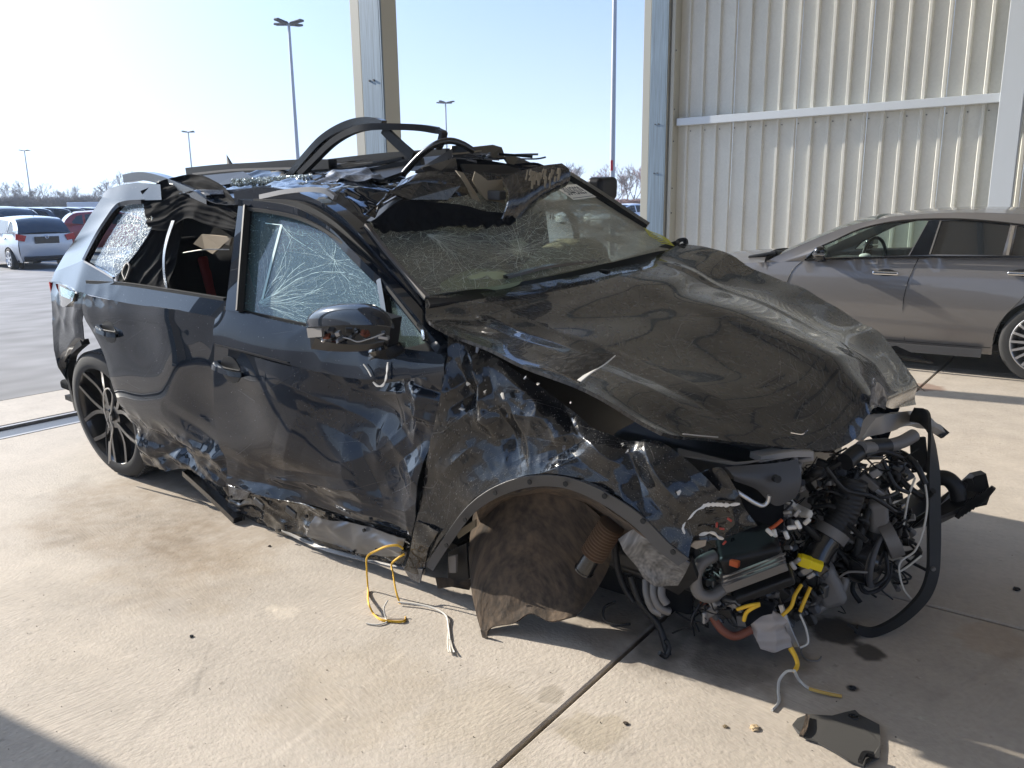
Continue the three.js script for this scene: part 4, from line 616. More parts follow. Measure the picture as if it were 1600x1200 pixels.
// --- windscreen: laminated, crazed, with dust; dash and airbags behind it
{
  const ct = crackTex(41, 2048, 1024, (c, R) => {
    const st = (v, w) => { c.strokeStyle = `rgb(${v},${v},${v})`; c.lineWidth = w; };
    c.fillStyle = '#060606'; c.fillRect(0, 0, 2048, 1024);
    crazing(c, 2048, 1024, 41, 62, (u, v) => 0.85 * sstep(0.75, 0.4, u + 0.2 * nz(u * 5, v * 5, 2)), 230); crazing(c, 2048, 1024, 42, 30, (u, v) => 0.7 * Math.exp(-(((u - 0.42) / 0.1) ** 2) - (((v - 0.6) / 0.25) ** 2)) + 0.6 * Math.exp(-(((u - 0.62) / 0.07) ** 2) - (((v - 0.42) / 0.3) ** 2)), 250); crazing(c, 2048, 1024, 44, 40, (u, v) => 0.55 * sstep(0.55, 0.2, u) * sstep(0.95, 0.6, v), 190); crazing(c, 2048, 1024, 43, 150, () => 0.45, 170);
    strands(c, R, 760, 640, 0, 6.28, 90, 620, 240); strands(c, R, 300, 300, 0.2, 1.6, 60, 800, 220); strands(c, R, 1500, 60, 0.9, 1.4, 14, 900, 190); strands(c, R, 1700, 200, 0.8, 1.3, 10, 800, 190); strands(c, R, 1960, 960, 3.2, 4.6, 22, 420, 210); strands(c, R, 200, 200, -0.1, 0.25, 30, 1100, 130);
    for (let k = 0; k < 200; k++) { const x = R() * 1300, y = 120 + R() * 800; st(60 + R() * 120 | 0, 1); c.beginPath(); c.moveTo(x, y); c.lineTo(x + (R() - 0.5) * 30, y + 30 + R() * 90); c.stroke(); st(50 + R() * 110 | 0, 1); c.beginPath(); c.moveTo(x, y); c.lineTo(x + 40 + R() * 90, y + (R() - 0.5) * 26); c.stroke(); }
    for (let k = 0; k < 24; k++) { const x = 1100 + R() * 800, y = R() * 700; st(110 + R() * 100 | 0, 1.3); c.beginPath(); c.moveTo(x, y); c.quadraticCurveTo(x + 60, y + 150, x + 110 + R() * 80, y + 260 + R() * 120); c.stroke(); }
    for (let k = 0; k < 2200; k++) { const v = 70 + R() * 170 | 0; c.fillStyle = `rgb(${v},${v},${v})`; const r = R() < 0.06 ? 3 : 1 + R() * 1.2; c.fillRect(R() * 2048, R() * 1024, r, r * (0.6 + R())); }
  });
  const wsd = (p, u, v) => 0.06 * Math.sin(Math.PI * u) + 0.012 * nz(p.x * 3, p.y * 3, p.z * 3) - 0.05 * Math.exp(-(((u - 0.35) / 0.16) ** 2) - (((v - 0.45) / 0.3) ** 2));
  const o = { t: [[572, 350, 0.70], [660, 330, 0.45], [760, 312, 0.1], [830, 296, -0.3], [888, 282, -0.63]], l: [[572, 350, 0.70], [610, 402, 0.75], [664, 464, 0.82]], r: [[888, 282, -0.63], [960, 328, -0.72], [1010, 358, -0.78], [1056, 388, -0.83]], b: [[664, 464, 0.82], [784, 456, 0.46], [868, 442, 0.18], [962, 422, -0.2], [1056, 388, -0.83]], nu: 60, nv: 30, d: wsd };
  const ws = crackedPane('windscreen', phy([0.60, 0.68, 0.56], 0.04, { transmission: 0.92, thickness: 0, ior: 1.5 }), crackMat(ct, [0.66, 0.70, 0.60]), o);
  const film = new THREE.MeshStandardMaterial({ color: new THREE.Color().setRGB(0.25, 0.23, 0.17), roughness: 0.6, alphaMap: tex(512, 256, (u, v) => 0.32 + 0.46 * sstep(0.48, 0.66, u) + 0.35 * tf(u, v, 5, 3, 4) + 0.15 * tn(u, v, 70, 6), false), transparent: true, side: THREE.DoubleSide });
  sh('dust_film', film, { ...o, th: 0, unit: true, d: (p, u, v) => wsd(p, u, v) + 0.0015 }, ws);
  const st = drawTex(1024, 256, (c) => { c.fillStyle = '#e9e6da'; c.fillRect(0, 0, 1024, 256); c.fillStyle = '#1d1c1a'; c.font = 'bold 190px sans-serif'; c.textAlign = 'center'; c.fillText('30443029', 512, 178, 980); c.fillRect(60, 226, 900, 8); });
  subSheet(F, 'number_sticker', ws, new THREE.MeshPhysicalMaterial({ color: 0xffffff, map: st, roughness: 1, transmission: 0.45, thickness: 0, side: THREE.DoubleSide }), o, 0.80, 0.965, q => [0.10 + 0.0 * q, 0.29 + 0.0 * q], 0, 0.02);
  const mk = (pts, r = 0.002) => tb('marker_stroke', std([0.55, 0.50, 0.06], 0.7), pts.map(a => F.pt(a).add(V(0.012, 0.02, 0.004))), r, { seg: 26, rad: 5 }, ws);
  for (let k = 0; k < 6; k++) mk([[1003 + k * 2, 362 + k * 3, -0.72], [1012 + k * 2, 367 + k * 3.4, -0.735], [1030 + k * 2, 374 + k * 2.6, -0.755], [1042 + k * 1.6, 381 + k * 1.8, -0.78]], 0.0022);
  for (let k = 0; k < 4; k++) mk([[941, 374 + k * 2, -0.36], [955, 375 + k * 3, -0.40], [973, 377 + k * 3.5, -0.45]], 0.0025);
  br('screen_edge', M.castGrey, [[572, 352, 0.71], [612, 405, 0.755], [667, 466, 0.82]], 0.02, 0.02, V(0, 0, 1), { seg: 20 });
  br('far_a_post', M.plasticGloss, [[886, 276, -0.66], [930, 303, -0.71], [975, 333, -0.76], [1010, 356, -0.80]], 0.05, 0.05, V(0, 0, 1), { seg: 20 });
  br('far_a_post_trim', M.chrome, [[890, 275, -0.69], [930, 299, -0.735], [975, 329, -0.785]], 0.012, 0.012, V(0, 0, 1), { seg: 20 });
  mesh('far_mirror', put(rbox(0.10, 0.13, 0.2, 0.03, 3), F.pt([941, 295, -1.02])), M.plastic, suv);
  sh('scuttle', M.plastic, { t: [[664, 459, 0.80], [784, 445, 0.42], [868, 430, 0.14], [962, 407, -0.24], [1056, 376, -0.86]], b: [[672, 476, 0.86], [784, 462, 0.5], [868, 448, 0.22], [962, 430, -0.16], [1056, 396, -0.8]], nu: 30, nv: 4, th: 0.02 });
  br('wiper', M.plasticGloss, [[790, 452, 0.46], [860, 434, 0.2], [930, 426, -0.05]].map(a => F.pt(a).add(V(0.0, 0.05, 0))), 0.03, 0.012, V(0, 1, 0), {});
}
{ // interior
  const fab = (f, a, k) => p => a * nz(p.x * f + k, p.y * f, p.z * f) + a * 0.4 * nz(p.x * f * 3, p.y * f * 3, p.z * f * 3 + k);
  mesh('dashboard', put(rbox(0.55, 0.34, 1.42, 0.1, 4), V(1.96, 0.99, -0.02), 0, 0, -0.1), M.fabricGrey, suv);
  mesh('floor_pan', put(rbox(3.2, 0.06, 1.6, 0.02), V(0.6, 0.33, 0)), M.fabric, suv);
  mesh('bulkhead', put(rbox(0.05, 0.8, 1.5, 0.02), V(2.33, 0.72, 0)), M.plastic, suv);
  const seat = (x, z, mat, n) => { const s = mesh('seat', put(rbox(0.52, 0.2, n, 0.08, 4), V(x + 0.28, 0.62, z)), mat, suv); mesh('seat_back', put(rbox(0.17, 0.72, n, 0.07, 4), V(x, 0.98, z), 0, 0, 0.3), mat, s); return s; };
  for (const z of [0.37, -0.37]) { const s = seat(1.15, z, M.fabric, 0.52); mesh('headrest', put(rbox(0.1, 0.2, 0.27, 0.05, 4), V(0.98, 1.38, z)), M.red, s); }
  seat(0.2, 0, M.fabric, 1.3); mesh('seat_insert', put(rbox(0.04, 0.5, 0.3, 0.02), V(0.31, 0.99, 0.35), 0, 0, 0.3), M.red, suv);
  // far side of the body closes the cabin
  mesh('far_body_side', merged([put(rbox(3.5, 0.8, 0.06, 0.02), V(0.75, 0.72, -0.94)), put(rbox(2.6, 0.5, 0.03, 0.01), V(0.35, 1.36, -0.86), 0.25, 0, 0)]), M.plastic, suv);
  mesh('far_rear_corner', put(rbox(0.3, 0.8, 1.4, 0.08, 4), V(-0.45, 0.8, -0.12)), M.paint, suv);
  mesh('tailgate_glass', put(rbox(0.05, 0.42, 1.1, 0.02), V(-0.32, 1.34, -0.05), 0, 0, -0.4), M.glassDark, suv);
  // passenger airbag sagging on the dash, side airbag, steering wheel
  sh('dash_airbag', std([0.30, 0.33, 0.20], 0.9), { t: [[690, 440, 0.66], [725, 424, 0.55], [770, 418, 0.42], [810, 432, 0.3]], b: [[690, 468, 0.70], [740, 466, 0.56], [790, 458, 0.42], [820, 446, 0.3]], nu: 30, nv: 20, th: 0.03, d: (p, u, v) => 0.05 * Math.sin(3.1 * v) * Math.sin(3.1 * u) + fab(9, 0.02, 2)(p) });
  sh('drivers_airbag', std([0.26, 0.25, 0.20], 0.9), { t: [[805, 428, 0.15], [840, 392, 0.0], [880, 372, -0.2], [930, 372, -0.4]], b: [[812, 446, 0.2], [860, 438, 0.05], [915, 425, -0.12], [960, 412, -0.3]], nu: 30, nv: 20, th: 0.03, d: (p, u, v) => 0.08 * Math.sin(3.1 * v) * Math.sin(3.1 * u) + fab(8, 0.025, 5)(p) });
  pl('airbag_flap', std([0.40, 0.34, 0.24], 0.9), [[880, 398, -0.25], [893, 374, -0.3], [915, 372, -0.35], [900, 382, -0.3], [884, 402, -0.25]], 0.01);
  const sw = F.pt([862, 378, -0.36]); mesh('steering_wheel', put(new THREE.TorusGeometry(0.18, 0.017, 10, 40), sw, 0, Math.PI / 2 - 0.2, 0), M.plastic, suv);
  pl('white_patch', std([0.55, 0.55, 0.5], 0.9), [[796, 376, 0.05], [815, 372, 0], [826, 382, -0.02], [818, 388, 0], [803, 385, 0.05]], 0.01);
  // torn headlining and tarpaulin-like trim hanging out of the rear door opening
  const pleat = (p, u, v) => 0.03 * ridge(u * 1.2, v * 2.6 + u, 1) + 0.02 * nz(p.x * 5, p.y * 5, 3) + 0.012 * (cell(p.x * 8, p.y * 8, 3) - 0.4);
  sh('torn_headlining', M.fabric, { t: [[222, 300, 0.0, 's'], [262, 282, -0.03, 's'], [298, 272, -0.06, 's'], [340, 286, -0.04, 's'], [376, 322, -0.02, 's']], l: [[222, 300, 0, 's'], [224, 330, 0, 's'], [228, 356, 0, 's']], r: [[376, 322, -0.02, 's'], [368, 340, -0.03, 's'], [364, 362, -0.05, 's']], b: [[228, 356, 0, 's'], [252, 356, -0.01, 's'], [285, 340, -0.03, 's'], [320, 350, -0.05, 's'], [364, 362, -0.05, 's']], nu: 60, nv: 40, d: (p, u, v) => pleat(p, u * 0.6 + v * 0.5, v) });
  sh('c_post_trim', M.fabric, { t: [[232, 354, -0.03, 's'], [262, 344, -0.05, 's'], [285, 342, -0.08, 's']], l: [[232, 354, -0.03, 's'], [206, 392, -0.03, 's'], [179, 440, -0.03, 's']], r: [[285, 342, -0.08, 's'], [276, 400, -0.1, 's'], [262, 456, -0.06, 's']], b: [[179, 440, -0.03, 's'], [215, 449, -0.04, 's'], [262, 456, -0.06, 's']], nu: 50, nv: 40, d: (p, u, v) => 0.03 * ridge(u * 2.6 + v, v * 0.5, 2) + 0.015 * nz(p.x * 7, p.y * 7, 4) });
  br('seat_belt', M.plasticGloss, [[271, 345, -0.03, 's'], [262, 372, -0.03, 's'], [257, 398, -0.03, 's'], [257, 425, -0.03, 's'], [261, 452, -0.03, 's']], 0.028, 0.006, V(0, 0, 1), { seg: 24 });
  tb('belt_loop', M.castGrey, [[196, 438, -0.02, 's'], [192, 425, -0.02, 's'], [198, 412, -0.02, 's'], [203, 417, -0.02, 's'], [197, 436, -0.02, 's']], 0.006, { seg: 24, rad: 6 });
  pl('beige_lining_scrap', M.beige, [[302, 381, 0.55], [315, 366, 0.55], [340, 368, 0.57], [362, 371, 0.6], [358, 384, 0.58], [350, 381, 0.58], [345, 386, 0.57], [332, 397, 0.56], [320, 390, 0.55]], 0.012);
  tb('trim_wire', M.torn, [[286, 395, 0.6], [320, 390, 0.62], [358, 390, 0.62]], 0.003, { rad: 5 });
  sh('dark_curtain', M.fabric, { t: [[225, 330, 0.45], [372, 330, 0.45]], b: [[180, 470, 0.45], [372, 490, 0.45]], nu: 20, nv: 10, th: 0.01, d: pleat });
  sh('cabin_lining', M.fabric, { t: [[560, 300, 0.1], [800, 300, -0.5]], b: [[600, 420, 0.1], [800, 420, -0.5]], nu: 10, nv: 10, th: 0.02, d: fab(6, 0.03, 1) });
}
// --- crushed roof
{
  const rf = p => 0.05 * (cell(p.x * 2.6, p.y * 3, p.z * 3) - 0.38) + 0.03 * ridge(p.x * 2.2, p.z * 3, 2) + 0.008 * ridge(p.x * 8, p.z * 9, 5);
  const roof = sh('roof_panel', M.paint, { t: [[250, 288, 0.3], [330, 280, 0.2], [420, 272, 0.1], [520, 262, 0.0], [640, 262, -0.1]], b: [[250, 300, 0.66], [372, 312, 0.74], [440, 306, 0.74], [520, 325, 0.75], [576, 352, 0.70]], l: [[250, 288, 0.3], [250, 300, 0.66]], r: [[640, 262, -0.1], [620, 296, 0.3], [576, 352, 0.70]], nu: 110, nv: 40, d: rf, th: 0.004 });
  sh('far_roof', M.plastic, { t: [[300, 268, -0.6], [460, 256, -0.6], [640, 240, -0.6], [720, 236, -0.6]], b: [[250, 290, 0.3], [420, 276, 0.1], [560, 264, 0.0], [720, 262, -0.1]], nu: 30, nv: 12, d: p => 0.03 * (cell(p.x * 4, 2, p.z * 4) - 0.4) });
  // rails
  const rail = br('roof_rail', M.plastic, [[297, 269, 0.0], [350, 264, 0.0], [410, 261, 0.0], [470, 257, 0.0], [520, 257, 0.0]], 0.06, 0.055, V(0, 1, 0), { seg: 20 });
  br('rail_strip', M.castGrey, [[302, 272, 0.08], [360, 266, 0.08], [410, 264, 0.08], [458, 263, 0.08]], 0.012, 0.012, V(0, 1, 0), {}, rail);
  br('roof_rail', M.aluDull, [[392, 311, 0.73], [420, 305, 0.74], [450, 299, 0.745], [490, 296, 0.745], [512, 300, 0.74], [524, 309, 0.735]], 0.022, 0.02, V(0, 1, 0), { seg: 24 });
  br('roof_rail', M.plasticGloss, [[199, 279, 0.60], [225, 275, 0.61], [250, 279, 0.62], [285, 292, 0.64], [330, 312, 0.68]], 0.05, 0.045, V(0, 1, 0), { seg: 24 });
  br('drip_rail', M.bare, [[256, 292, 0.60], [330, 300, 0.66], [380, 298, 0.6], [440, 290, 0.5]], 0.03, 0.02, V(0, 1, 0), { seg: 24 });
  const fin = F.pt([357, 252, 0.0]); mesh('roof_antenna', put(new THREE.ConeGeometry(0.03, 0.09, 12).scale(1.3, 1, 0.5), fin, 0, 0, 0.35), M.castGrey, suv);
  // sunroof frame bent up into an arch
  const A = 0.15, arc = br('sunroof_frame', M.plasticGloss, [[452, 277, A], [463, 264, A], [478, 246, A], [503, 219, A], [528, 202, A], [556, 191, A], [582, 189, A], [600, 194, A]], 0.035, 0.035, V(0, 0, 1), { seg: 40 });
  br('frame_rail', M.plastic, [[470, 272, A + 0.03], [492, 250, A + 0.03], [520, 223, A + 0.03], [546, 207, A + 0.03], [572, 199, A + 0.03], [620, 198, A], [660, 200, A - 0.05], [685, 204, A - 0.08]], 0.03, 0.035, V(0, 0, 1), { seg: 44 }, arc);
  br('frame_rail', M.plastic, [[683, 203, A - 0.08], [693, 208, A - 0.08], [690, 220, A - 0.08], [684, 232, A - 0.08]], 0.02, 0.04, V(0, 0, 1), { lin: true }, arc);
  br('frame_brace', M.plastic, [[600, 202, A], [622, 224, A], [646, 245, A]], 0.045, 0.02, V(0, 0, 1), {}, arc);
  tb('bent_rail', M.plasticGloss, [[630, 272, 0.2], [644, 256, 0.2], [660, 240, 0.2], [684, 224, 0.18], [704, 220, 0.14], [722, 225, 0.1], [740, 236, 0.05]], 0.016, { seg: 36, rad: 8 });
  for (const [a, w] of [[[[520, 262, -0.1], [580, 252, -0.1], [650, 243, -0.1], [700, 238, -0.1]], 0.03], [[[470, 262, 0.0], [560, 258, 0], [640, 254, 0]], 0.02], [[[560, 272, 0.2], [610, 262, 0.15], [660, 252, 0.1]], 0.045], [[[480, 268, 0.1], [560, 262, 0.05], [630, 247, 0]], 0.02], [[[500, 254, -0.4], [600, 243, -0.4], [700, 236, -0.4]], 0.04]]) br('slide_rail', M.plastic, a, w, w * 0.7, V(0, 1, 0), { seg: 14 });
  for (let k = 0; k < 4; k++) br('slide_strip', k % 2 ? M.castGrey : M.steelDark, [[530 + k * 6, 264 - k * 3, 0.02 - k * 0.05], [580 + k * 6, 259 - k * 3.4, 0.02 - k * 0.05], [632 + k * 4, 254 - k * 4, -0.05 - k * 0.05]], 0.01, 0.008, V(0, 1, 0), { seg: 10 });
  // shattered sunroof glass lying on the roof
  { const R = rng(55), g = []; for (let k = 0; k < 2400; k++) { const t = R(), u = 362 + t * 126, v = 281 - t * 7 + (R() - 0.5) * 9, p = F.pt([u, v + 4, 0.34 - t * 0.1 + (R() - 0.5) * 0.25]); const s = 0.004 + R() * 0.006; g.push(put(new THREE.BoxGeometry(s, s * 0.7, s * 1.2), p, R() * 3, R() * 3, R() * 3)); } const m = mesh('broken_glass', merged(g), std([0.45, 0.5, 0.5], 0.15, 0.2), suv); m.userData.kind = 'stuff'; }
  sh('roof_edge_fold', M.bare, { t: [[452, 276, 0.3], [500, 272, 0.28], [552, 260, 0.22], [572, 262, 0.2]], b: [[455, 287, 0.42], [505, 286, 0.42], [560, 280, 0.38], [600, 276, 0.3]], nu: 40, nv: 14, d: p => 0.04 * (cell(p.x * 9, p.y * 9, p.z * 9) - 0.4) });
  // peeled front roof skin: near part still shiny, far part a curled black flap over the screen
  const rd = p => 0.02 * nz(p.x * 5, p.y * 5, p.z * 5);
  sh('roof_front_skin', M.paintHood, { t: [[626, 276, 0.42], [650, 268, 0.38], [700, 268, 0.24], [745, 270, 0.1], [800, 275, -0.08]], l: [[626, 276, 0.42], [600, 305, 0.56], [574, 345, 0.69]], r: [[800, 275, -0.08], [795, 300, -0.02], [786, 322, 0.02]], b: [[574, 345, 0.69], [606, 305, 0.56], [640, 296, 0.45], [690, 305, 0.3], [740, 312, 0.16], [786, 322, 0.02]], nu: 70, nv: 24, d: p => rd(p) + 0.02 * (cell(p.x * 5, p.y * 5, p.z * 5) - 0.4) });
  const flapUp = a => a.map(([u, v, z]) => F.pt([u, v, z + 0.16]));
  sh('curled_flap', M.paintHood, { t: flapUp([[786, 282, 0.02], [800, 272, -0.04], [840, 260, -0.16], [878, 255, -0.28]]), l: flapUp([[786, 282, 0.02], [788, 310, 0.04], [784, 345, 0.10]]), r: flapUp([[878, 255, -0.28], [884, 268, -0.3], [862, 298, -0.26]]), b: flapUp([[784, 345, 0.10], [812, 340, 0.0], [840, 318, -0.14], [862, 298, -0.26]]), nu: 50, nv: 40, th: 0.008, d: (p, u, v) => 0.04 * Math.sin(3.14 * v) + 0.3 * rd(p) + 0.003 * nz(p.x * 30, p.y * 9, p.z * 30) });
  { const R = rng(66), fl = suv.children[suv.children.length - 1]; for (let k = 0; k < 46; k++) { const u = 822 + R() * 54, v0 = 262 + R() * 14 + (876 - u) * 0.06, l = 4 + R() * 16; br('scrape_mark', M.tan, [[u, v0, 0], [u - 1, v0 + l * 0.5, 0], [u - 2, v0 + l, 0]].map(([a, b]) => { const s = (a - 786) / 95; return F.pt([a, b, 0.26 - 0.29 * s]); }), 0.003 + R() * 0.007, 0.002, V(1, 0, 1), { seg: 3 }, fl); } }
  pl('torn_lining_strip', M.tan, [[712, 266, 0.26], [724, 270, 0.24], [735, 288, 0.22], [742, 298, 0.21], [753, 318, 0.2], [738, 311, 0.24], [730, 292, 0.26], [720, 276, 0.27]], 0.004);
  pl('lining_scrap', M.tan, [[742, 268, 0.2], [752, 274, 0.18], [762, 282, 0.16], [785, 280, 0.1], [788, 318, 0.1], [760, 312, 0.18], [748, 300, 0.2], [738, 282, 0.22]], 0.004);
  mesh('roof_console', put(rbox(0.07, 0.04, 0.05, 0.006), F.pt([776, 305, 0.15])), M.plasticGrey, suv);
  // folded sheets behind
  const fold = [[[[706, 228, 0.0], [722, 226, -0.05], [770, 246, -0.2], [768, 258, -0.2], [700, 256, 0.05], [704, 240, 0.02]], M.plastic], [[[734, 230, -0.2], [770, 226, -0.3], [784, 230, -0.32], [790, 246, -0.3], [760, 248, -0.2]], M.plasticGloss], [[[648, 268, 0.2], [706, 232, 0.05], [704, 262, 0.12], [690, 270, 0.16]], M.plasticGrey], [[[700, 248, 0.1], [760, 250, -0.1], [830, 262, -0.3], [800, 274, -0.1], [700, 272, 0.15]], M.fabric], [[[784, 240, -0.3], [812, 246, -0.4], [842, 260, -0.45], [800, 262, -0.3]], M.plasticGloss]];
  for (const [q, m] of fold) pl('folded_roof_sheet', m, q, 0.012);
  { const R = rng(12); for (let k = 0; k < 22; k++) { const u = 690 + R() * 120, v = 240 + R() * 34, z = 0.1 - (u - 690) / 300; br('roof_debris', [M.plastic, M.plasticGloss, M.steelDark, M.tan, M.fabric][(R() * 5) | 0], [[u, v, z], [u + 12 + R() * 20, v + (R() - 0.4) * 8, z - 0.05], [u + 28 + R() * 34, v + (R() - 0.4) * 16, z - 0.1]], 0.006 + R() * 0.02, 0.004 + R() * 0.01, V(0, 1, 0), { seg: 8 }); } }
  sh('hanging_lining', M.fabric, { t: [[580, 346, 0.73], [630, 316, 0.60], [690, 318, 0.44], [750, 328, 0.30], [800, 332, 0.2]], b: [[584, 357, 0.75], [640, 362, 0.64], [700, 355, 0.48], [760, 353, 0.34], [806, 347, 0.22]], nu: 70, nv: 10, d: (p, u, v) => 0.02 * nz(p.x * 9, p.y * 9, p.z * 9) + 0.03 * v * nz(p.x * 40, 2, p.z * 40) });
  for (const [q, m] of [[[[610, 300, 0.62], [660, 284, 0.5], [720, 290, 0.36], [700, 312, 0.42], [640, 312, 0.58]], M.paintHood], [[[720, 256, 0.1], [790, 258, -0.1], [826, 268, -0.2], [790, 282, -0.02], [730, 276, 0.14]], M.plastic], [[[660, 262, 0.22], [712, 246, 0.1], [716, 268, 0.16], [680, 276, 0.24]], M.plasticGloss], [[[566, 268, 0.2], [628, 252, 0.1], [636, 266, 0.2], [590, 282, 0.3]], M.plastic], [[[300, 276, 0.3], [380, 268, 0.2], [400, 280, 0.3], [330, 292, 0.4]], M.plastic]]) pl('crumpled_roof_sheet', m, q, 0.014);
  // header rail and dark gap above the screen
  br('header_rail', M.plastic, [[580, 352, 0.66], [625, 318, 0.52], [665, 312, 0.4], [710, 318, 0.26], [760, 332, 0.12]], 0.05, 0.04, V(0, 1, 0), { seg: 24 });
  br('header_seal', M.bare, [[600, 320, 0.56], [640, 301, 0.45], [690, 309, 0.3], [740, 316, 0.17]], 0.02, 0.016, V(0, 1, 0), { seg: 24 });
  const R = rng(91); for (let k = 0; k < 60; k++) { const u = 600 + R() * 210, v = 340 + R() * 20 + (u > 760 ? -8 : 0), z = 0.66 - (u - 590) / 330; br('torn_fringe', R() < 0.8 ? M.fabric : M.plasticGrey, [[u, v, z], [u + 8 + R() * 16, v + (R() - 0.5) * 8, z - 0.05]], 0.01 + R() * 0.02, 0.008, V(0, 1, 0), { seg: 4 }); }
}
// --- wheel well: torn liner, damper boot, brackets
{
  const ld = (p, u, v) => 0.04 * Math.sin(3.14 * u) * Math.sin(3.14 * clamp(v * 1.1)) + 0.012 * nz(p.x * 3, p.y * 3, 2) + 0.01 * ridge(p.x * 3, p.y * 2, 3, 2);
  const ln = sh('arch_liner', M.mud, { t: [[742, 790, 0.80], [768, 772, 0.80], [820, 762, 0.80], [889, 770, 0.78], [946, 815, 0.76]], l: [[742, 790, 0.80], [735, 830, 0.84], [733, 868, 0.9], [736, 920, 0.96], [746, 968, 1.03], [757, 1003, 1.085]], r: [[946, 815, 0.76], [956, 860, 0.74], [948, 892, 0.74], [924, 934, 0.82], [900, 962, 0.92]], b: [[757, 1003, 1.085], [765, 982, 1.04], [803, 973, 1.0], [829, 959, 0.97], [859, 971, 0.97], [884, 966, 0.95], [900, 962, 0.92]], nu: 90, nv: 90, d: ld, th: 0.006 });
  br('frayed_tip', M.mud, [[757, 985, 1.07], [757, 1000, 1.08], [752, 1008, 1.1]], t => 0.03 * (1 - t) + 0.004, 0.006, V(0, 0, 1), { seg: 8 }, ln);
  sh('wheel_housing', M.plastic, { t: [[680, 770, 0.5], [1090, 770, 0.5]], b: [[690, 960, 0.5], [1080, 960, 0.5]], nu: 4, nv: 4, th: 0.02 });
  sh('housing_top', M.mud, { t: [[745, 800, 0.95], [790, 772, 0.95], [840, 762, 0.95], [890, 766, 0.95], [940, 788, 0.95], [1010, 840, 0.95]], b: [[760, 850, 0.5], [800, 800, 0.5], [840, 790, 0.5], [890, 792, 0.5], [930, 812, 0.5], [990, 860, 0.5]], nu: 40, nv: 12, th: 0.006, d: p => 0.01 * nz(p.x * 9, p.y * 9, p.z * 9) });
  const a = F.pt([956, 820, 0.84]), b = F.pt([927, 866, 0.86]), c = F.pt([912, 892, 0.87]);
  const boot = mesh('damper_boot', tubeGeo([a, a.clone().lerp(b, 0.5), b], t => 0.040 + 0.006 * Math.cos(t * 6.283 * 11), { seg: 130, rad: 24 }), std([0.16, 0.09, 0.045], 0.85), suv);
  mesh('damper_end', merged([cyl(b, c, 0.03, 0.034, 24), cyl(b.clone().lerp(c, 0.92), c, 0.036, 0.036, 24)]), M.plasticGloss, boot);
  sh('lower_wing_plate', M.bare, { t: [[966, 842, 0.93], [998, 823, 0.93], [1030, 842, 0.92], [1078, 880, 0.9]], l: [[966, 842, 0.93], [986, 872, 0.9], [1006, 903, 0.88]], r: [[1078, 880, 0.9], [1068, 900, 0.88], [1058, 918, 0.86]], b: [[1006, 903, 0.88], [1032, 917, 0.86], [1058, 918, 0.86]], nu: 40, nv: 24, lin: true, d: p => 0.03 * ridge(p.x * 4, p.y * 4, 2, 2) + 0.01 * nz(p.x * 14, p.y * 14, 3) });
  pl('dark_bracket', M.plastic, [[1020, 850, 0.9], [1080, 876, 0.88], [1090, 905, 0.82], [1060, 930, 0.8], [1030, 914, 0.84]], 0.02);
  for (const [q, m] of [[[[700, 862, 0.9], [728, 850, 0.9], [732, 905, 0.88], [700, 912, 0.88]], M.plastic], [[[700, 870, 0.93], [712, 868, 0.93], [712, 895, 0.93], [702, 895, 0.93]], M.castGrey], [[[680, 902, 0.9], [735, 905, 0.86], [732, 922, 0.86], [706, 917, 0.9], [684, 920, 0.92]], M.mud], [[[712, 832, 0.9], [742, 812, 0.9], [742, 824, 0.9], [716, 842, 0.9]], M.tan]]) pl('liner_remnant', m, q, 0.012);
  for (const [pts, r] of [[[[985, 900, 0.8], [1000, 940, 0.8], [1030, 980, 0.78], [1044, 1024, 0.8]], 0.012], [[[1010, 905, 0.78], [1012, 930, 0.8], [1022, 952, 0.8], [1036, 958, 0.8]], 0.016], [[[1022, 905, 0.8], [1022, 930, 0.82], [1032, 950, 0.82], [1046, 956, 0.8]], 0.014], [[[1036, 905, 0.8], [1034, 930, 0.82], [1042, 944, 0.82]], 0.014], [[[960, 850, 0.74], [966, 890, 0.74], [975, 915, 0.74], [990, 940, 0.74]], 0.012], [[[962, 940, 0.7], [944, 950, 0.72], [944, 968, 0.74], [962, 976, 0.74], [985, 975, 0.72]], 0.005], [[[1040, 1000, 0.8], [1046, 1012, 0.8], [1040, 1026, 0.82], [1030, 1020, 0.84]], 0.008]]) tb('brake_hose', r > 0.012 ? M.castGrey : M.plastic, pts, r, { seg: 24, rad: 8 });
  mesh('subframe', merged([put(rbox(0.5, 0.10, 1.1, 0.03), V(3.0, 0.34, 0.05)), put(rbox(0.9, 0.09, 0.12, 0.03), V(2.9, 0.36, 0.55))]), M.steelDark, suv);
  // floor under the car and far front wheel carry the rest of the weight
  const tyre = mesh('far_front_wheel', merged([cyl(V(2.99, 0.49, -0.95), V(2.99, 0.49, -0.68), 0.372, 0.372, 40)]), M.tyre, suv); mesh('rim', cyl(V(2.99, 0.49, -0.96), V(2.99, 0.49, -0.952), 0.27, 0.27, 30), M.rim, tyre);
  const t2 = mesh('far_rear_wheel', merged([cyl(V(0, 0.28, -0.95), V(0, 0.28, -0.68), 0.372, 0.372, 40)]), M.tyre, suv); mesh('rim', cyl(V(0, 0.28, -0.96), V(0, 0.28, -0.952), 0.27, 0.27, 30), M.rim, t2);
  sh('underfloor', M.plastic, { t: [V(-0.9, 0.28, -0.8), V(2.4, 0.3, -0.8)], b: [V(-0.9, 0.28, 0.82), V(2.4, 0.3, 0.82)], nu: 6, nv: 4, th: 0.03 });
  sh('far_wing', M.paint, { t: [V(2.4, 1.3, -0.88), V(3.1, 1.12, -0.9), V(3.66, 0.80, -0.8)], b: [V(2.45, 0.5, -0.95), V(3.0, 0.82, -0.95), V(3.6, 0.5, -0.85)], nu: 14, nv: 6 });
}
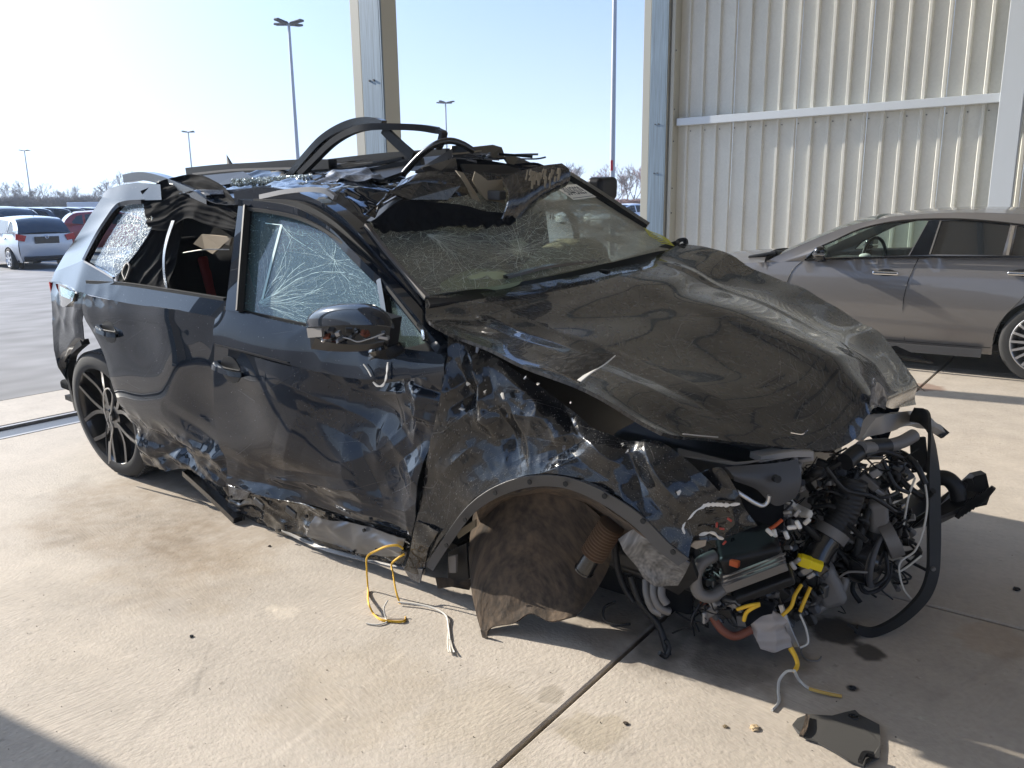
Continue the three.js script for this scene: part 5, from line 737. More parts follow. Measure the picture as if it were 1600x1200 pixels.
// --- torn front corner of the wing and lamp mount
{
  const fd = p => 0.035 * (cell(p.x * 8, p.y * 8, p.z * 8) - 0.4) + 0.008 * nz(p.x * 20, p.y * 20, 3);
  const cf = sh('torn_wing_front', M.paintScrape, { t: [[1060, 762, 0.9], [1095, 742, 0.87], [1127, 733, 0.84], [1150, 765, 0.80]], l: [[1060, 762, 0.9], [1066, 812, 0.91], [1072, 858, 0.9]], r: [[1150, 765, 0.8], [1165, 795, 0.77], [1184, 822, 0.74]], b: [[1072, 858, 0.9], [1100, 846, 0.86], [1136, 840, 0.8], [1184, 822, 0.74]], nu: 50, nv: 40, d: fd });
  br('torn_edge', M.torn, [[1072, 846, 0.93], [1067, 828, 0.94], [1072, 812, 0.93], [1085, 800, 0.92], [1100, 790, 0.90], [1118, 788, 0.88], [1136, 789, 0.86], [1156, 787, 0.83]], t => 0.004 + 0.011 * Math.abs(Math.sin(t * 23 + 5 * Math.sin(t * 9))), 0.004, V(0, 0, 1), { seg: 40 }, cf);
  br('torn_edge', M.torn, [[1092, 836, 0.89], [1112, 832, 0.87], [1124, 840, 0.85], [1130, 842, 0.84]], t => 0.003 + 0.008 * Math.abs(Math.sin(t * 9)), 0.004, V(0, 0, 1), { seg: 14 }, cf);
  pl('torn_scrap', M.beige, [[1078, 853, 0.93], [1086, 846, 0.92], [1104, 844, 0.9], [1102, 853, 0.9], [1088, 858, 0.92]], 0.006, cf);
  for (const [u, v] of [[1120, 820], [1128, 826], [1132, 848], [1140, 812]]) mesh('broken_lamp_bit', put(rbox(0.016, 0.006, 0.006, 0.001), F.pt([u, v, 0.87]), 0, 0, u), std([0.3, 0.03, 0.02], 0.4), cf);
  const lm = sh('lamp_mount', M.plasticGrey, { t: [[1132, 730, 0.78], [1165, 727, 0.72], [1205, 724, 0.64], [1246, 718, 0.56]], l: [[1132, 730, 0.78], [1136, 742, 0.79], [1146, 752, 0.78]], r: [[1246, 718, 0.56], [1246, 750, 0.57], [1242, 778, 0.58]], b: [[1146, 752, 0.78], [1180, 764, 0.7], [1212, 790, 0.64], [1242, 778, 0.58]], nu: 30, nv: 16, d: (p, u, v) => 0.02 * Math.sin(3 * v) });
  { const p = F.pt([1211, 747, 0.665]); mesh('mount_hole', cyl(p, p.clone().add(V(0.014, 0.004, 0.014)), 0.012, 0.012, 14), M.rubber, lm); }
  sh('lamp_recess', M.fabric, { t: [[1134, 748, 0.74], [1225, 765, 0.6]], b: [[1150, 800, 0.7], [1225, 830, 0.58]], nu: 8, nv: 6, d: wob(8, 0.02) });
  tb('lamp_hook', M.alu, [[1142, 762, 0.80], [1162, 775, 0.78], [1180, 786, 0.75], [1192, 790, 0.73], [1199, 785, 0.72], [1202, 774, 0.72]], 0.0065, { seg: 26, rad: 8 });
  pl('mount_strap', M.steelDark, [[1060, 700, 0.86], [1150, 722, 0.74], [1212, 716, 0.62], [1150, 728, 0.74], [1060, 712, 0.88]], 0.006);
  br('lock_carrier', M.aluDull, [[1180, 714, 0.62], [1230, 706, 0.5], [1262, 706, 0.42]], 0.05, 0.02, V(0, 1, 0), {});
}
// --- exposed engine
{
  const R = rng(404), eng = mesh('engine_block', merged([put(rbox(0.7, 0.42, 0.8, 0.05), V(3.18, 0.56, 0.0)), put(rbox(0.4, 0.3, 0.62, 0.06), V(3.3, 0.78, -0.05)), put(rbox(0.3, 0.3, 0.5, 0.05), V(3.3, 0.4, 0.25))]), M.steelDark, suv);
  const E = (name, mat, g) => mesh(name, g, mat, eng);
  const bit = (u, v, z, w, h, d, mat, rz = 0, name = 'engine_bracket') => E(name, mat, put(rbox(w, h, d, 0.006), F.pt([u, v, z]), 0.1 * (R() - 0.5), 0.6 * (R() - 0.5), rz));
  // random clutter: castings, connectors, hoses within the broken nose
  const mats = [M.plastic, M.plastic, M.steelDark, M.plasticGrey, M.castGrey, M.plasticGloss, M.aluDull];
  for (let k = 0; k < 190; k++) { const u = 1185 + R() * 235, v = 712 + R() * 190 * (u < 1330 ? 1 : 0.8), z = 0.62 - (u - 1150) / 300 * 0.85 + (R() - 0.3) * 0.12; bit(u, v, z, 0.012 + R() * R() * 0.07, 0.01 + R() * R() * 0.06, 0.02 + R() * 0.04, mats[(R() * 7) | 0], R() * 3); }
  for (let k = 0; k < 110; k++) { const u = 1180 + R() * 230, v = 705 + R() * 180, z = 0.66 - (u - 1150) / 300 * 0.85, pts = [[u, v, z]]; let a = u, b = v; for (let i = 0; i < 3; i++) { a += (R() - 0.5) * 70; b += (R() - 0.3) * 50; pts.push([a, b, z + (R() - 0.5) * 0.08]); } E(R() < 0.5 ? 'wire' : 'hose', R() < 0.75 ? M.plastic : [M.castGrey, M.plasticGrey, M.string, M.redbrown][(R() * 4) | 0], tubeGeo(pts.map(p => F.pt(p)), R() < 0.6 ? 0.0035 + R() * 0.003 : 0.009 + R() * 0.007, { seg: 20, rad: 6 })); }
  for (let k = 0; k < 150; k++) { const u = 1090 + R() * 320, v = (u < 1180 ? 850 : 700) + R() * (u < 1180 ? 110 : 210), z = 0.76 - (u - 1090) / 320 * 0.8, pts = [[u, v, z]]; let a = u, b = v; for (let i = 0; i < 4; i++) { a += (R() - 0.5) * 44; b += (R() - 0.35) * 36; pts.push([a, b, z + (R() - 0.5) * 0.07]); } E('wire', [M.plastic, M.plastic, M.rubber, M.mud, M.castGrey, M.string][(R() * R() * 6) | 0], tubeGeo(pts.map(p => F.pt(p)), 0.0016 + R() * 0.0025, { seg: 20, rad: 5 })); }
  for (let k = 0; k < 40; k++) { const u = 1200 + R() * 200, v = 715 + R() * 180, z = 0.66 - (u - 1150) / 300 * 0.85 + 0.03, w = 6 + R() * 16, h = 4 + R() * 14; E('broken_bracket', [M.plastic, M.castGrey, M.mud, M.plasticGrey, M.steelDark][(R() * 5) | 0], plateGeo([[0, 0], [w, h * 0.3], [w * 0.8, h], [w * 0.3, h * 0.8]], [[u, v, z], [u + w, v + h * 0.3, z - 0.02], [u + w * 0.8, v + h, z], [u + w * 0.3, v + h * 0.8, z + 0.02]].map(q => F.pt(q)), 0.004, F.cam)); }
  // charge-air duct with convoluted upper part, clamp, smooth pipe and open mouth
  const d0 = F.pt([1333, 748, 0.24]), d1 = F.pt([1318, 800, 0.28]), d2 = F.pt([1298, 832, 0.32]), d3 = F.pt([1278, 862, 0.37]), d4 = F.pt([1263, 896, 0.42]);
  E('air_duct', M.plastic, tubeGeo([d0, d1, d2], t => 0.05 + 0.0008 * Math.cos(t * 6.283 * 13), { seg: 120, rad: 28 }));
  E('duct_clamp', M.castGrey, cyl(d2.clone().lerp(d1, 0.18), d2.clone().lerp(d3, 0.25), 0.062, 0.060, 28));
  E('duct_pipe', M.plasticGloss, tubeGeo([d2, d3, d4], t => 0.050 + 0.008 * sstep(0.75, 1, t), { seg: 40, rad: 28, open: true }));
  E('duct_mouth', M.rubber, cyl(d4.clone().lerp(d3, 0.25), d4.clone().lerp(d3, 0.24), 0.05, 0.05, 28));
  E('yellow_clip', M.yellowClip, merged([put(rbox(0.085, 0.03, 0.03, 0.005), F.pt([1265, 879, 0.5]), 0, 0.3, -0.2), put(rbox(0.04, 0.036, 0.034, 0.005), F.pt([1258, 877, 0.505]), 0, 0.3, -0.2)]));
  // pulley and belt
  { const p = F.pt([1346, 868, 0.16]), q = p.clone().add(V(0.055, 0.0, 0.01)); E('pulley', M.plasticGloss, merged([cyl(p, q, 0.098, 0.098, 40), cyl(q, q.clone().add(V(0.012, 0, 0)), 0.04, 0.035, 24)])); E('pulley_rim', M.plasticGrey, put(new THREE.TorusGeometry(0.09, 0.01, 10, 40), q, 0, Math.PI / 2, 0)); E('drive_belt', M.rubber, put(new THREE.TorusGeometry(0.1, 0.013, 8, 40).scale(1, 1.35, 1), p.clone().add(V(0.0, 0.04, -0.02)), 0, Math.PI / 2, 0)); }
  // control unit, ribs on its face
  { const cu = E('control_unit', M.castGrey, put(rbox(0.21, 0.042, 0.08, 0.004), F.pt([1176, 890, 0.7]), 0.25, 0.55, 0.42)); for (let k = -1; k <= 1; k++) mesh('unit_rib', put(rbox(0.21, 0.004, 0.008, 0.001), F.pt([1178, 891 + k * 7, 0.745]), 0.25, 0.55, 0.42), M.castGrey, cu); }
  E('unit_holder', M.plastic, put(rbox(0.2, 0.035, 0.08, 0.01), F.pt([1192, 912, 0.66]), 0.25, 0.55, 0.42)); E('fuse_box', M.plastic, put(rbox(0.2, 0.1, 0.2, 0.02), F.pt([1170, 858, 0.62]), 0.1, 0.5, 0.3));
  E('coolant_hose', M.castGrey, tubeGeo([[1118, 868, 0.72], [1098, 878, 0.76], [1087, 900, 0.78], [1092, 926, 0.78], [1110, 932, 0.76], [1130, 920, 0.72]].map(a => F.pt(a)), 0.021, { seg: 50, rad: 14 }));
  E('coolant_pipe', M.redbrown, tubeGeo([[1098, 938, 0.72], [1112, 962, 0.72], [1130, 986, 0.72], [1148, 994, 0.7], [1174, 984, 0.66]].map(a => F.pt(a)), 0.014, { seg: 40, rad: 10 }));
  E('crumpled_shield', std([0.40, 0.35, 0.31], 0.6, 0.1), sheetGeo(F, { t: [[1172, 974, 0.66], [1190, 962, 0.64], [1206, 955, 0.62], [1220, 960, 0.58]], l: [[1172, 974, 0.66], [1178, 992, 0.67], [1190, 1014, 0.67]], r: [[1220, 960, 0.58], [1230, 985, 0.58], [1240, 1010, 0.58]], b: [[1190, 1014, 0.67], [1212, 1019, 0.64], [1240, 1010, 0.58]], nu: 30, nv: 26, d: p => 0.03 * (cell(p.x * 16, p.y * 16, p.z * 16) - 0.4) + 0.006 * Math.sin(p.y * 120) }));
  E('shield_cover', M.fabric, sheetGeo(F, { t: [[1160, 945, 0.68], [1190, 938, 0.66], [1212, 944, 0.62]], b: [[1166, 980, 0.68], [1190, 966, 0.66], [1208, 960, 0.62]], nu: 16, nv: 12, d: p => 0.03 * (cell(p.x * 12, p.y * 12, 2) - 0.4) }));
  E('shield_strut', M.alu, barGeo([[1220, 945, 0.58], [1232, 980, 0.58], [1245, 1010, 0.57]].map(a => F.pt(a)), 0.016, 0.008, V(0, 0, 1)));
  for (const pts of [[[1152, 952, 0.72], [1172, 946, 0.72], [1188, 944, 0.7], [1176, 950, 0.72], [1166, 958, 0.72], [1162, 970, 0.72]], [[1222, 962, 0.6], [1236, 948, 0.58], [1242, 930, 0.56], [1252, 914, 0.52]], [[1250, 956, 0.55], [1258, 936, 0.53], [1266, 918, 0.5]], [[1234, 1014, 0.58], [1242, 1026, 0.6], [1246, 1040, 0.62], [1242, 1052, 0.63]]]) E('yellow_cable', M.yellow, tubeGeo(pts.map(a => F.pt(a)), 0.0065, { seg: 26, rad: 8 }));
  E('orange_cable', M.orange, tubeGeo([[1198, 829, 0.66], [1210, 822, 0.64], [1222, 812, 0.62]].map(a => F.pt(a)), 0.006, { rad: 7 })); E('orange_clip', M.orange, put(rbox(0.03, 0.02, 0.02, 0.003), F.pt([1148, 880, 0.74])));
  for (const pts of [[[1432, 720, -0.02], [1446, 760, 0.0], [1448, 800, 0.02], [1430, 860, 0.06], [1406, 880, 0.1], [1412, 920, 0.12], [1424, 936, 0.14]], [[1403, 895, 0.1], [1420, 884, 0.08], [1440, 868, 0.06]], [[1250, 960, 0.54], [1260, 985, 0.54], [1262, 1005, 0.56], [1250, 1012, 0.58]], [[1430, 746, 0.0], [1420, 775, 0.02], [1412, 820, 0.06]]]) E('white_wire', M.string, tubeGeo(pts.map(a => F.pt(a)), 0.0038, { seg: 40, rad: 6 }));
  for (const pts of [[[1340, 905, 0.2], [1350, 925, 0.22], [1372, 922, 0.18], [1388, 905, 0.14], [1392, 880, 0.1]], [[1336, 898, 0.2], [1360, 916, 0.2], [1385, 900, 0.14], [1384, 862, 0.1]], [[1290, 730, 0.4], [1320, 765, 0.34], [1360, 775, 0.26], [1400, 800, 0.16]], [[1380, 720, 0.1], [1400, 760, 0.1], [1420, 770, 0.06]], [[1352, 712, 0.2], [1380, 705, 0.1], [1410, 715, 0.04]]]) E('black_wire', M.plastic, tubeGeo(pts.map(a => F.pt(a)), 0.0075, { seg: 30, rad: 7 }));
  E('turbo_pipe', M.castGrey, tubeGeo([[1345, 700, 0.2], [1380, 698, 0.06], [1410, 690, -0.04], [1428, 680, -0.1]].map(a => F.pt(a)), 0.024, { seg: 24, rad: 16 })); E('turbo_hose', M.plastic, tubeGeo([[1320, 722, 0.28], [1350, 702, 0.16], [1385, 697, 0.05]].map(a => F.pt(a)), 0.03, { seg: 24, rad: 16 }));
  E('casting', M.castGrey, put(rbox(0.07, 0.15, 0.06, 0.02), F.pt([1372, 812, 0.12]), 0, 0.4, 0.2)); E('alternator', M.castGrey, cyl(F.pt([1380, 845, 0.12]), F.pt([1400, 838, 0.1]), 0.07, 0.07, 24)); E('gearbox_foot', M.castGrey, put(rbox(0.1, 0.16, 0.1, 0.03), F.pt([1290, 912, 0.36]), 0, 0.4, 0.5));
  E('lower_arm', M.castGrey, tubeGeo([[1236, 960, 0.5], [1270, 955, 0.42], [1310, 928, 0.34], [1320, 905, 0.3]].map(a => F.pt(a)), 0.018, { rad: 10 }));
  E('lower_mass', M.plastic, put(rbox(0.4, 0.1, 0.4, 0.04), F.pt([1190, 905, 0.25]), 0, 0.4, 0.1));
  for (let k = 0; k < 80; k++) { const u = 1100 + R() * 190, v = 880 + R() * 90, z = 0.72 - (u - 1100) / 300 * 0.5 + R() * 0.04; bit(u, v, z, 0.015 + R() * 0.05, 0.012 + R() * 0.03, 0.03, mats[(R() * 7) | 0], R() * 3); }
  for (let k = 0; k < 14; k++) bit(1190 + R() * 80, 800 + R() * 120, 0.68 - R() * 0.1, 0.015, 0.03, 0.012, R() < 0.5 ? M.torn : M.aluDull, R() * 3, 'plug_bit');
}
// --- bumper beam, hanging grille strip, far duct
{
  sh('bumper_beam', M.aluDull, { t: [[1366, 652, 0.05], [1400, 646, -0.3], [1432, 643, -0.6], [1472, 664, -0.85]], b: [[1340, 688, 0.18], [1390, 674, -0.2], [1436, 662, -0.55], [1478, 676, -0.85]], nu: 26, nv: 8, th: 0.03, d: wob(9, 0.012) });
  pl('beam_end', M.plastic, [[1470, 664, -0.86], [1484, 676, -0.86], [1474, 684, -0.84], [1462, 676, -0.82]], 0.02);
  const st = br('grille_strip', M.rubber, [[1425, 648, -0.50], [1444, 652, -0.38], [1454, 672, -0.25], [1458, 720, -0.12], [1459, 790, -0.04], [1459, 860, 0.02], [1457, 895, 0.06], [1447, 925, 0.10], [1425, 952, 0.16], [1395, 975, 0.22], [1362, 988, 0.27], [1338, 983, 0.31]], t => 0.062 * (t > 0.75 ? 1 - 0.5 * (t - 0.75) * 4 : 1), 0.012, V(1, 0, 0.6), { seg: 80 });
  { const p = F.pt([1457, 888, 0.075]); mesh('rivet', cyl(p, p.clone().add(V(0.006, 0, 0.006)), 0.008, 0.008, 10), M.castGrey, st); }
  pl('strip_tab', M.rubber, [[1421, 684, -0.18], [1444, 682, -0.16], [1448, 722, -0.1], [1454, 742, -0.08], [1440, 736, -0.1], [1424, 738, -0.1]], 0.01, st);
  br('torn_end', M.rubber, [[1340, 984, 0.31], [1330, 978, 0.32], [1324, 976, 0.33]], t => 0.03 * (1 - t) + 0.005, 0.008, V(0, 1, 0), { seg: 8 }, st);
  const dz = -0.55, du = pl('far_duct', M.plastic, [[1407, 822, dz + 0.2], [1467, 789, dz], [1500, 765, dz], [1523, 744, dz], [1541, 740, dz], [1548, 772, dz], [1542, 789, dz], [1519, 794, dz], [1472, 817, dz], [1421, 828, dz + 0.2]], 0.09);
  tb('duct_elbow', M.plastic, [[1440, 765, dz + 0.08], [1462, 748, dz + 0.05], [1480, 748, dz + 0.05], [1494, 762, dz + 0.05], [1498, 780, dz + 0.05]], 0.032, { seg: 30, rad: 14 }, du);
  for (let k = 0; k < 8; k++) mesh('duct_rib', put(rbox(0.02, 0.09 - k * 0.002, 0.02, 0.004), F.pt([1505 + k * 5.5, 796 - k * 3.4, dz + 0.05]), 0, 0, -0.4), M.plastic, du);
  br('duct_hook', M.plastic, [[1506, 762, dz + 0.04], [1508, 752, dz + 0.04], [1516, 750, dz + 0.04], [1517, 756, dz + 0.04]], 0.02, 0.012, V(0, 0, 1), { lin: true, seg: 12 }, du);
  br('lower_rail', M.plastic, [[1350, 830, 0.0], [1410, 800, -0.3], [1450, 776, -0.55]], 0.06, 0.06, V(0, 1, 0), {});
}

// ------------------------------------------------------------ other cars
const interp = (pts, x) => { for (let i = 0; i < pts.length - 1; i++) { const [a, b] = [pts[i], pts[i + 1]]; if (x <= a[0] && x >= b[0]) { const t = (a[0] - x) / Math.max(1e-6, a[0] - b[0]); return a[1] + (b[1] - a[1]) * t; } } return x > pts[0][0] ? pts[0][1] : pts[pts.length - 1][1]; };
function smooth(pts, n = 6) { const c = new THREE.CatmullRomCurve3(pts.map(([x, y]) => V(x, y, 0)), false, 'centripetal'); return c.getPoints((pts.length - 1) * n).map(p => [p.x, p.y]); }
function tri(P, U, I) { const g = new THREE.BufferGeometry(); g.setAttribute('position', new THREE.Float32BufferAttribute(P, 3)); g.setAttribute('uv', new THREE.Float32BufferAttribute(U, 2)); g.setIndex(I); g.computeVertexNormals(); return g; }
function wheelInto(root, x, z, r, spokes, rimMat) {
  const s = Math.sign(z), w = new THREE.Group(); w.name = 'wheel'; w.position.set(x, r, z); if (s < 0) w.rotation.y = Math.PI; root.add(w);
  const lathe = p => { const g = new THREE.LatheGeometry(p.map(([a, b]) => new THREE.Vector2(a, b)), 48); g.rotateX(Math.PI / 2); return g; };
  mesh('tyre', lathe([[r * 0.74, -0.11], [r * 0.9, -0.115], [r * 0.985, -0.1], [r, -0.08], [r, 0.07], [r * 0.985, 0.09], [r * 0.9, 0.105], [r * 0.74, 0.1]]).translate(0, 0, -0.1), M.tyre, w);
  const rm = mesh('rim', lathe([[r * 0.6, -0.12], [r * 0.7, -0.05], [r * 0.745, 0.0], [r * 0.76, 0.006], [r * 0.72, 0.006], [r * 0.68, -0.03]]), rimMat, w);
  mesh('hub', cyl(V(0, 0, -0.03), V(0, 0, -0.005), r * 0.16, r * 0.14), rimMat, rm);
  for (let k = 0; k < spokes; k++) { const a = k / spokes * 6.2832 + 0.3; mesh('spoke', barGeo([V(Math.cos(a) * r * 0.1, Math.sin(a) * r * 0.1, -0.012), V(Math.cos(a) * r * 0.72, Math.sin(a) * r * 0.72, -0.004)], r * (spokes > 8 ? 0.06 : 0.16), 0.025, V(0, 0, 1), { seg: 3 }), rimMat, rm); }
  mesh('brake', cyl(V(0, 0, -0.09), V(0, 0, -0.06), r * 0.62, r * 0.62, 28), M.plastic, w);
}
function makeCar(name, label, s, group) {
  const root = thing(name, label, 'car', group), paint = s.paint, belt = smooth(s.belt), roof = smooth(s.roof), W = s.W, y0 = s.y0 ?? 0.2;
  const xF = s.belt[0][0], xR = s.belt[s.belt.length - 1][0], xm = (xF + xR) / 2, hl = (xF - xR) / 2;
  const S = (x, y) => { const q = (x - xm) / hl, b = interp(belt, x); let z = W * (1 - 0.13 * Math.abs(q) ** 3.2); z -= y > b ? 0.42 * (y - b) + 0.02 : 0.05 * ((y - 0.62) / 0.35) ** 2; return z; };
  const ra = s.r * 1.13, xs = []; for (let k = 0; k <= 70; k++) xs.push(xF + (xR - xF) * k / 70);
  for (const xw of [s.wb, 0]) { for (let k = 0; k <= 14; k++) xs.push(xw + ra * Math.cos(k / 14 * Math.PI) * 0.9999); xs.push(xw + ra * 1.0002, xw - ra * 1.0002); } xs.sort((a, b) => b - a);
  const bot = x => { for (const xw of [s.wb, 0]) { const d = Math.abs(x - xw); if (d < ra) return Math.max(y0, s.r + Math.sqrt(ra * ra - d * d)); } return y0; };
  const nv = 12, gs = [];
  for (const sd of [-1, 1]) { const P = [], U = [], I = []; xs.forEach((x, i) => { const b = bot(x), t = interp(belt, x); for (let j = 0; j <= nv; j++) { const y = b + (t - b) * j / nv; P.push(x, y, sd * S(x, y)); U.push(x, y); if (i && j) { const o = i * (nv + 1) + j; sd > 0 ? I.push(o, o - 1, o - nv - 1, o - 1, o - nv - 2, o - nv - 1) : I.push(o, o - nv - 1, o - 1, o - 1, o - nv - 1, o - nv - 2); } } }); gs.push(tri(P, U, I)); }
  const loft = (prof, bulge, crown, flip) => { const m = 16, P = [], U = [], I = []; prof.forEach(([x, y], i) => { const ze = S(x, y) ; for (let k = 0; k <= m; k++) { const q = -1 + 2 * k / m, c = 1 - q * q; P.push(x + bulge * c, y + crown * c, q * ze); U.push(q * ze, x + y); if (i && k) { const o = i * (m + 1) + k; I.push(o, o - 1, o - m - 1, o - 1, o - m - 2, o - m - 1); } } }); if (flip) I.reverse(); return tri(P, U, I); };
  const bF = interp(belt, xF), bR = interp(belt, xR);
  const hood = belt.filter(p => p[0] >= roof[0][0] - 0.01);
  gs.push(loft([[xF, bF], [xF + 0.02, bF * 0.8], [xF + 0.01, 0.4], [xF - 0.05, y0]], 0.16, 0), loft(hood.map((p, i) => [p[0], p[1]]), 0.14, s.hoodCrown ?? 0.06));
  const tail = belt.filter(p => p[0] <= roof[roof.length - 1][0] + 0.01); if (tail.length > 1) gs.push(loft(tail, -0.05, 0.01));
  gs.push(loft([[xR, bR], [xR - 0.02, bR * 0.8], [xR - 0.05, 0.55], [xR + 0.05, y0 + 0.04]], -0.07, 0));
  mesh('body', mergeGeometries(gs), paint, root);
  const iw = roof.findIndex(p => p[0] <= s.wsTop), ir = roof.findIndex(p => p[0] <= s.rearTop);
  mesh('roof', loft(roof.slice(iw, ir + 1), 0, 0.045), paint, root);
  mesh('windscreen', loft(roof.slice(0, iw + 1), 0.1, 0.04), s.glassF ?? M.glassTint, root);
  mesh('rear_window', loft(roof.slice(ir), -0.06, 0.035), s.glassR ?? M.glassDark, root);
  // cabin sides with window openings
  const frameShape = () => { const sp = new THREE.Shape(); roof.forEach(([x, y], i) => i ? sp.lineTo(x, y) : sp.moveTo(x, y)); const a = roof[roof.length - 1][0], b = roof[0][0]; belt.filter(p => p[0] > a && p[0] < b).reverse().forEach(([x, y]) => sp.lineTo(x, y - 0.002)); for (const w of s.windows) { const h = new THREE.Path(); w.forEach(([x, y], i) => i ? h.lineTo(x, y) : h.moveTo(x, y)); sp.holes.push(h); } return sp; };
  const bend = (g, sd, off) => { const p = g.attributes.position; for (let i = 0; i < p.count; i++) p.setZ(i, sd * (S(p.getX(i), p.getY(i)) + off)); g.computeVertexNormals(); return g; };
  for (const sd of [-1, 1]) mesh('cabin_frame', bend(new THREE.ShapeGeometry(frameShape(), 1), sd, 0), s.frame ?? paint, root);
  s.windows.forEach((w, k) => { for (const sd of [-1, 1]) { const sp = new THREE.Shape(w.map(p => new THREE.Vector2(...p))); mesh('side_window', bend(new THREE.ShapeGeometry(sp), sd, -0.01), k === 0 ? (s.glassF ?? M.glassTint) : (s.glassB ?? M.glassDark), root); } });
  mesh('underside', put(rbox(xF - xR - 0.3, 0.08, W * 1.7, 0.02), V(xm, y0 + 0.05, 0)), M.plastic, root);
  mesh('dashboard', put(rbox(0.6, 0.5, W * 1.6, 0.1), V(1.85, 0.68, 0)), M.fabricGrey, root); mesh('cabin_floor', put(rbox(2.4, 0.1, W * 1.6, 0.02), V(0.7, 0.42, 0)), M.fabric, root);
  for (const z of [0.36, -0.36]) { const q = mesh('seat', put(rbox(0.16, 0.62, 0.48, 0.07, 3), V(0.95, 0.82, z), 0, 0, 0.25), M.fabricGrey, root); mesh('headrest', put(rbox(0.09, 0.17, 0.25, 0.04, 3), V(0.83, 1.17, z)), M.fabricGrey, q); }
  mesh('rear_seat', put(rbox(0.2, 0.6, 1.2, 0.08, 3), V(0.15, 0.8, 0), 0, 0, 0.25), M.fabricGrey, root);
  for (const [x, z] of [[s.wb, 1], [s.wb, -1], [0, 1], [0, -1]]) { wheelInto(root, x, z * (W - 0.015), s.r, s.spokes ?? 5, s.rimMat ?? M.alu); mesh('wheel_arch', cyl(V(x, s.r, z * (W - 0.3)), V(x, s.r, z * (W - 0.27)), ra, ra, 24), M.plastic, root); }
  for (const sd of [-1, 1]) {
    const mx = s.mirror ?? roof[0][0] - 0.32, my = interp(belt, mx) + 0.07, mz = sd * (S(mx, my) + 0.1);
    const m = mesh('mirror', put(rbox(0.1, 0.13, 0.2, 0.045, 4), V(mx, my, mz), 0, sd * -0.15, 0), s.mirrorMat ?? paint, root); mesh('mirror_arm', put(rbox(0.05, 0.03, 0.14, 0.01), V(mx, my - 0.07, mz - sd * 0.07)), M.plastic, m);
    for (const hx of s.handles ?? []) { const hy = interp(belt, hx) - 0.13; const h = mesh('handle', put(rbox(0.22, 0.035, 0.03, 0.014, 3), V(hx, hy, sd * (S(hx, hy) + 0.028))), s.handleMat ?? M.chrome, root); mesh('handle_cup', new THREE.SphereGeometry(1, 18, 10).scale(0.085, 0.035, 0.008).translate(hx, hy, sd * (S(hx, hy) + 0.001)), M.plastic, h); }
    for (const [hx, w] of s.tailLights ? [[xR, 1]] : []) { const q = s.tailLights; mesh('tail_light', plateGeo(q.map(p => [p[0] * 100, -p[1] * 100]), q.map(([z, y]) => V(xR - 0.05 - 0.05 * (1 - (z / W) ** 2), y, sd * z)), 0.04, V(-20, 1, 0)), std([0.42, 0.01, 0.015], 0.2), root); void w; void hx; }
    mesh('headlamp', put(rbox(0.24, 0.13, 0.34, 0.05, 3), V(xF - 0.02, bF * 0.86, sd * W * 0.68), 0, sd * 0.35, 0), M.glassDark, root);
  }
  for (const ln of s.gaps ?? []) for (const sd of [-1, 1]) mesh('panel_gap', tubeGeo(ln.map(([x, y]) => V(x, y, sd * (S(x, y) + 0.001))), 0.0035, { seg: 20, rad: 5 }), M.rubber, root);
  root.userData.S = undefined; delete root.userData.S;
  return { root, S, place(x, z, theta) { root.rotation.y = theta; root.position.set(x, 0, z); return root; } };
}
const carPaint = (c, m = 0.3) => new THREE.MeshPhysicalMaterial({ color: new THREE.Color().setRGB(...c), roughness: 0.35, metalness: m, clearcoat: 1, clearcoatRoughness: 0.04, side: THREE.DoubleSide });
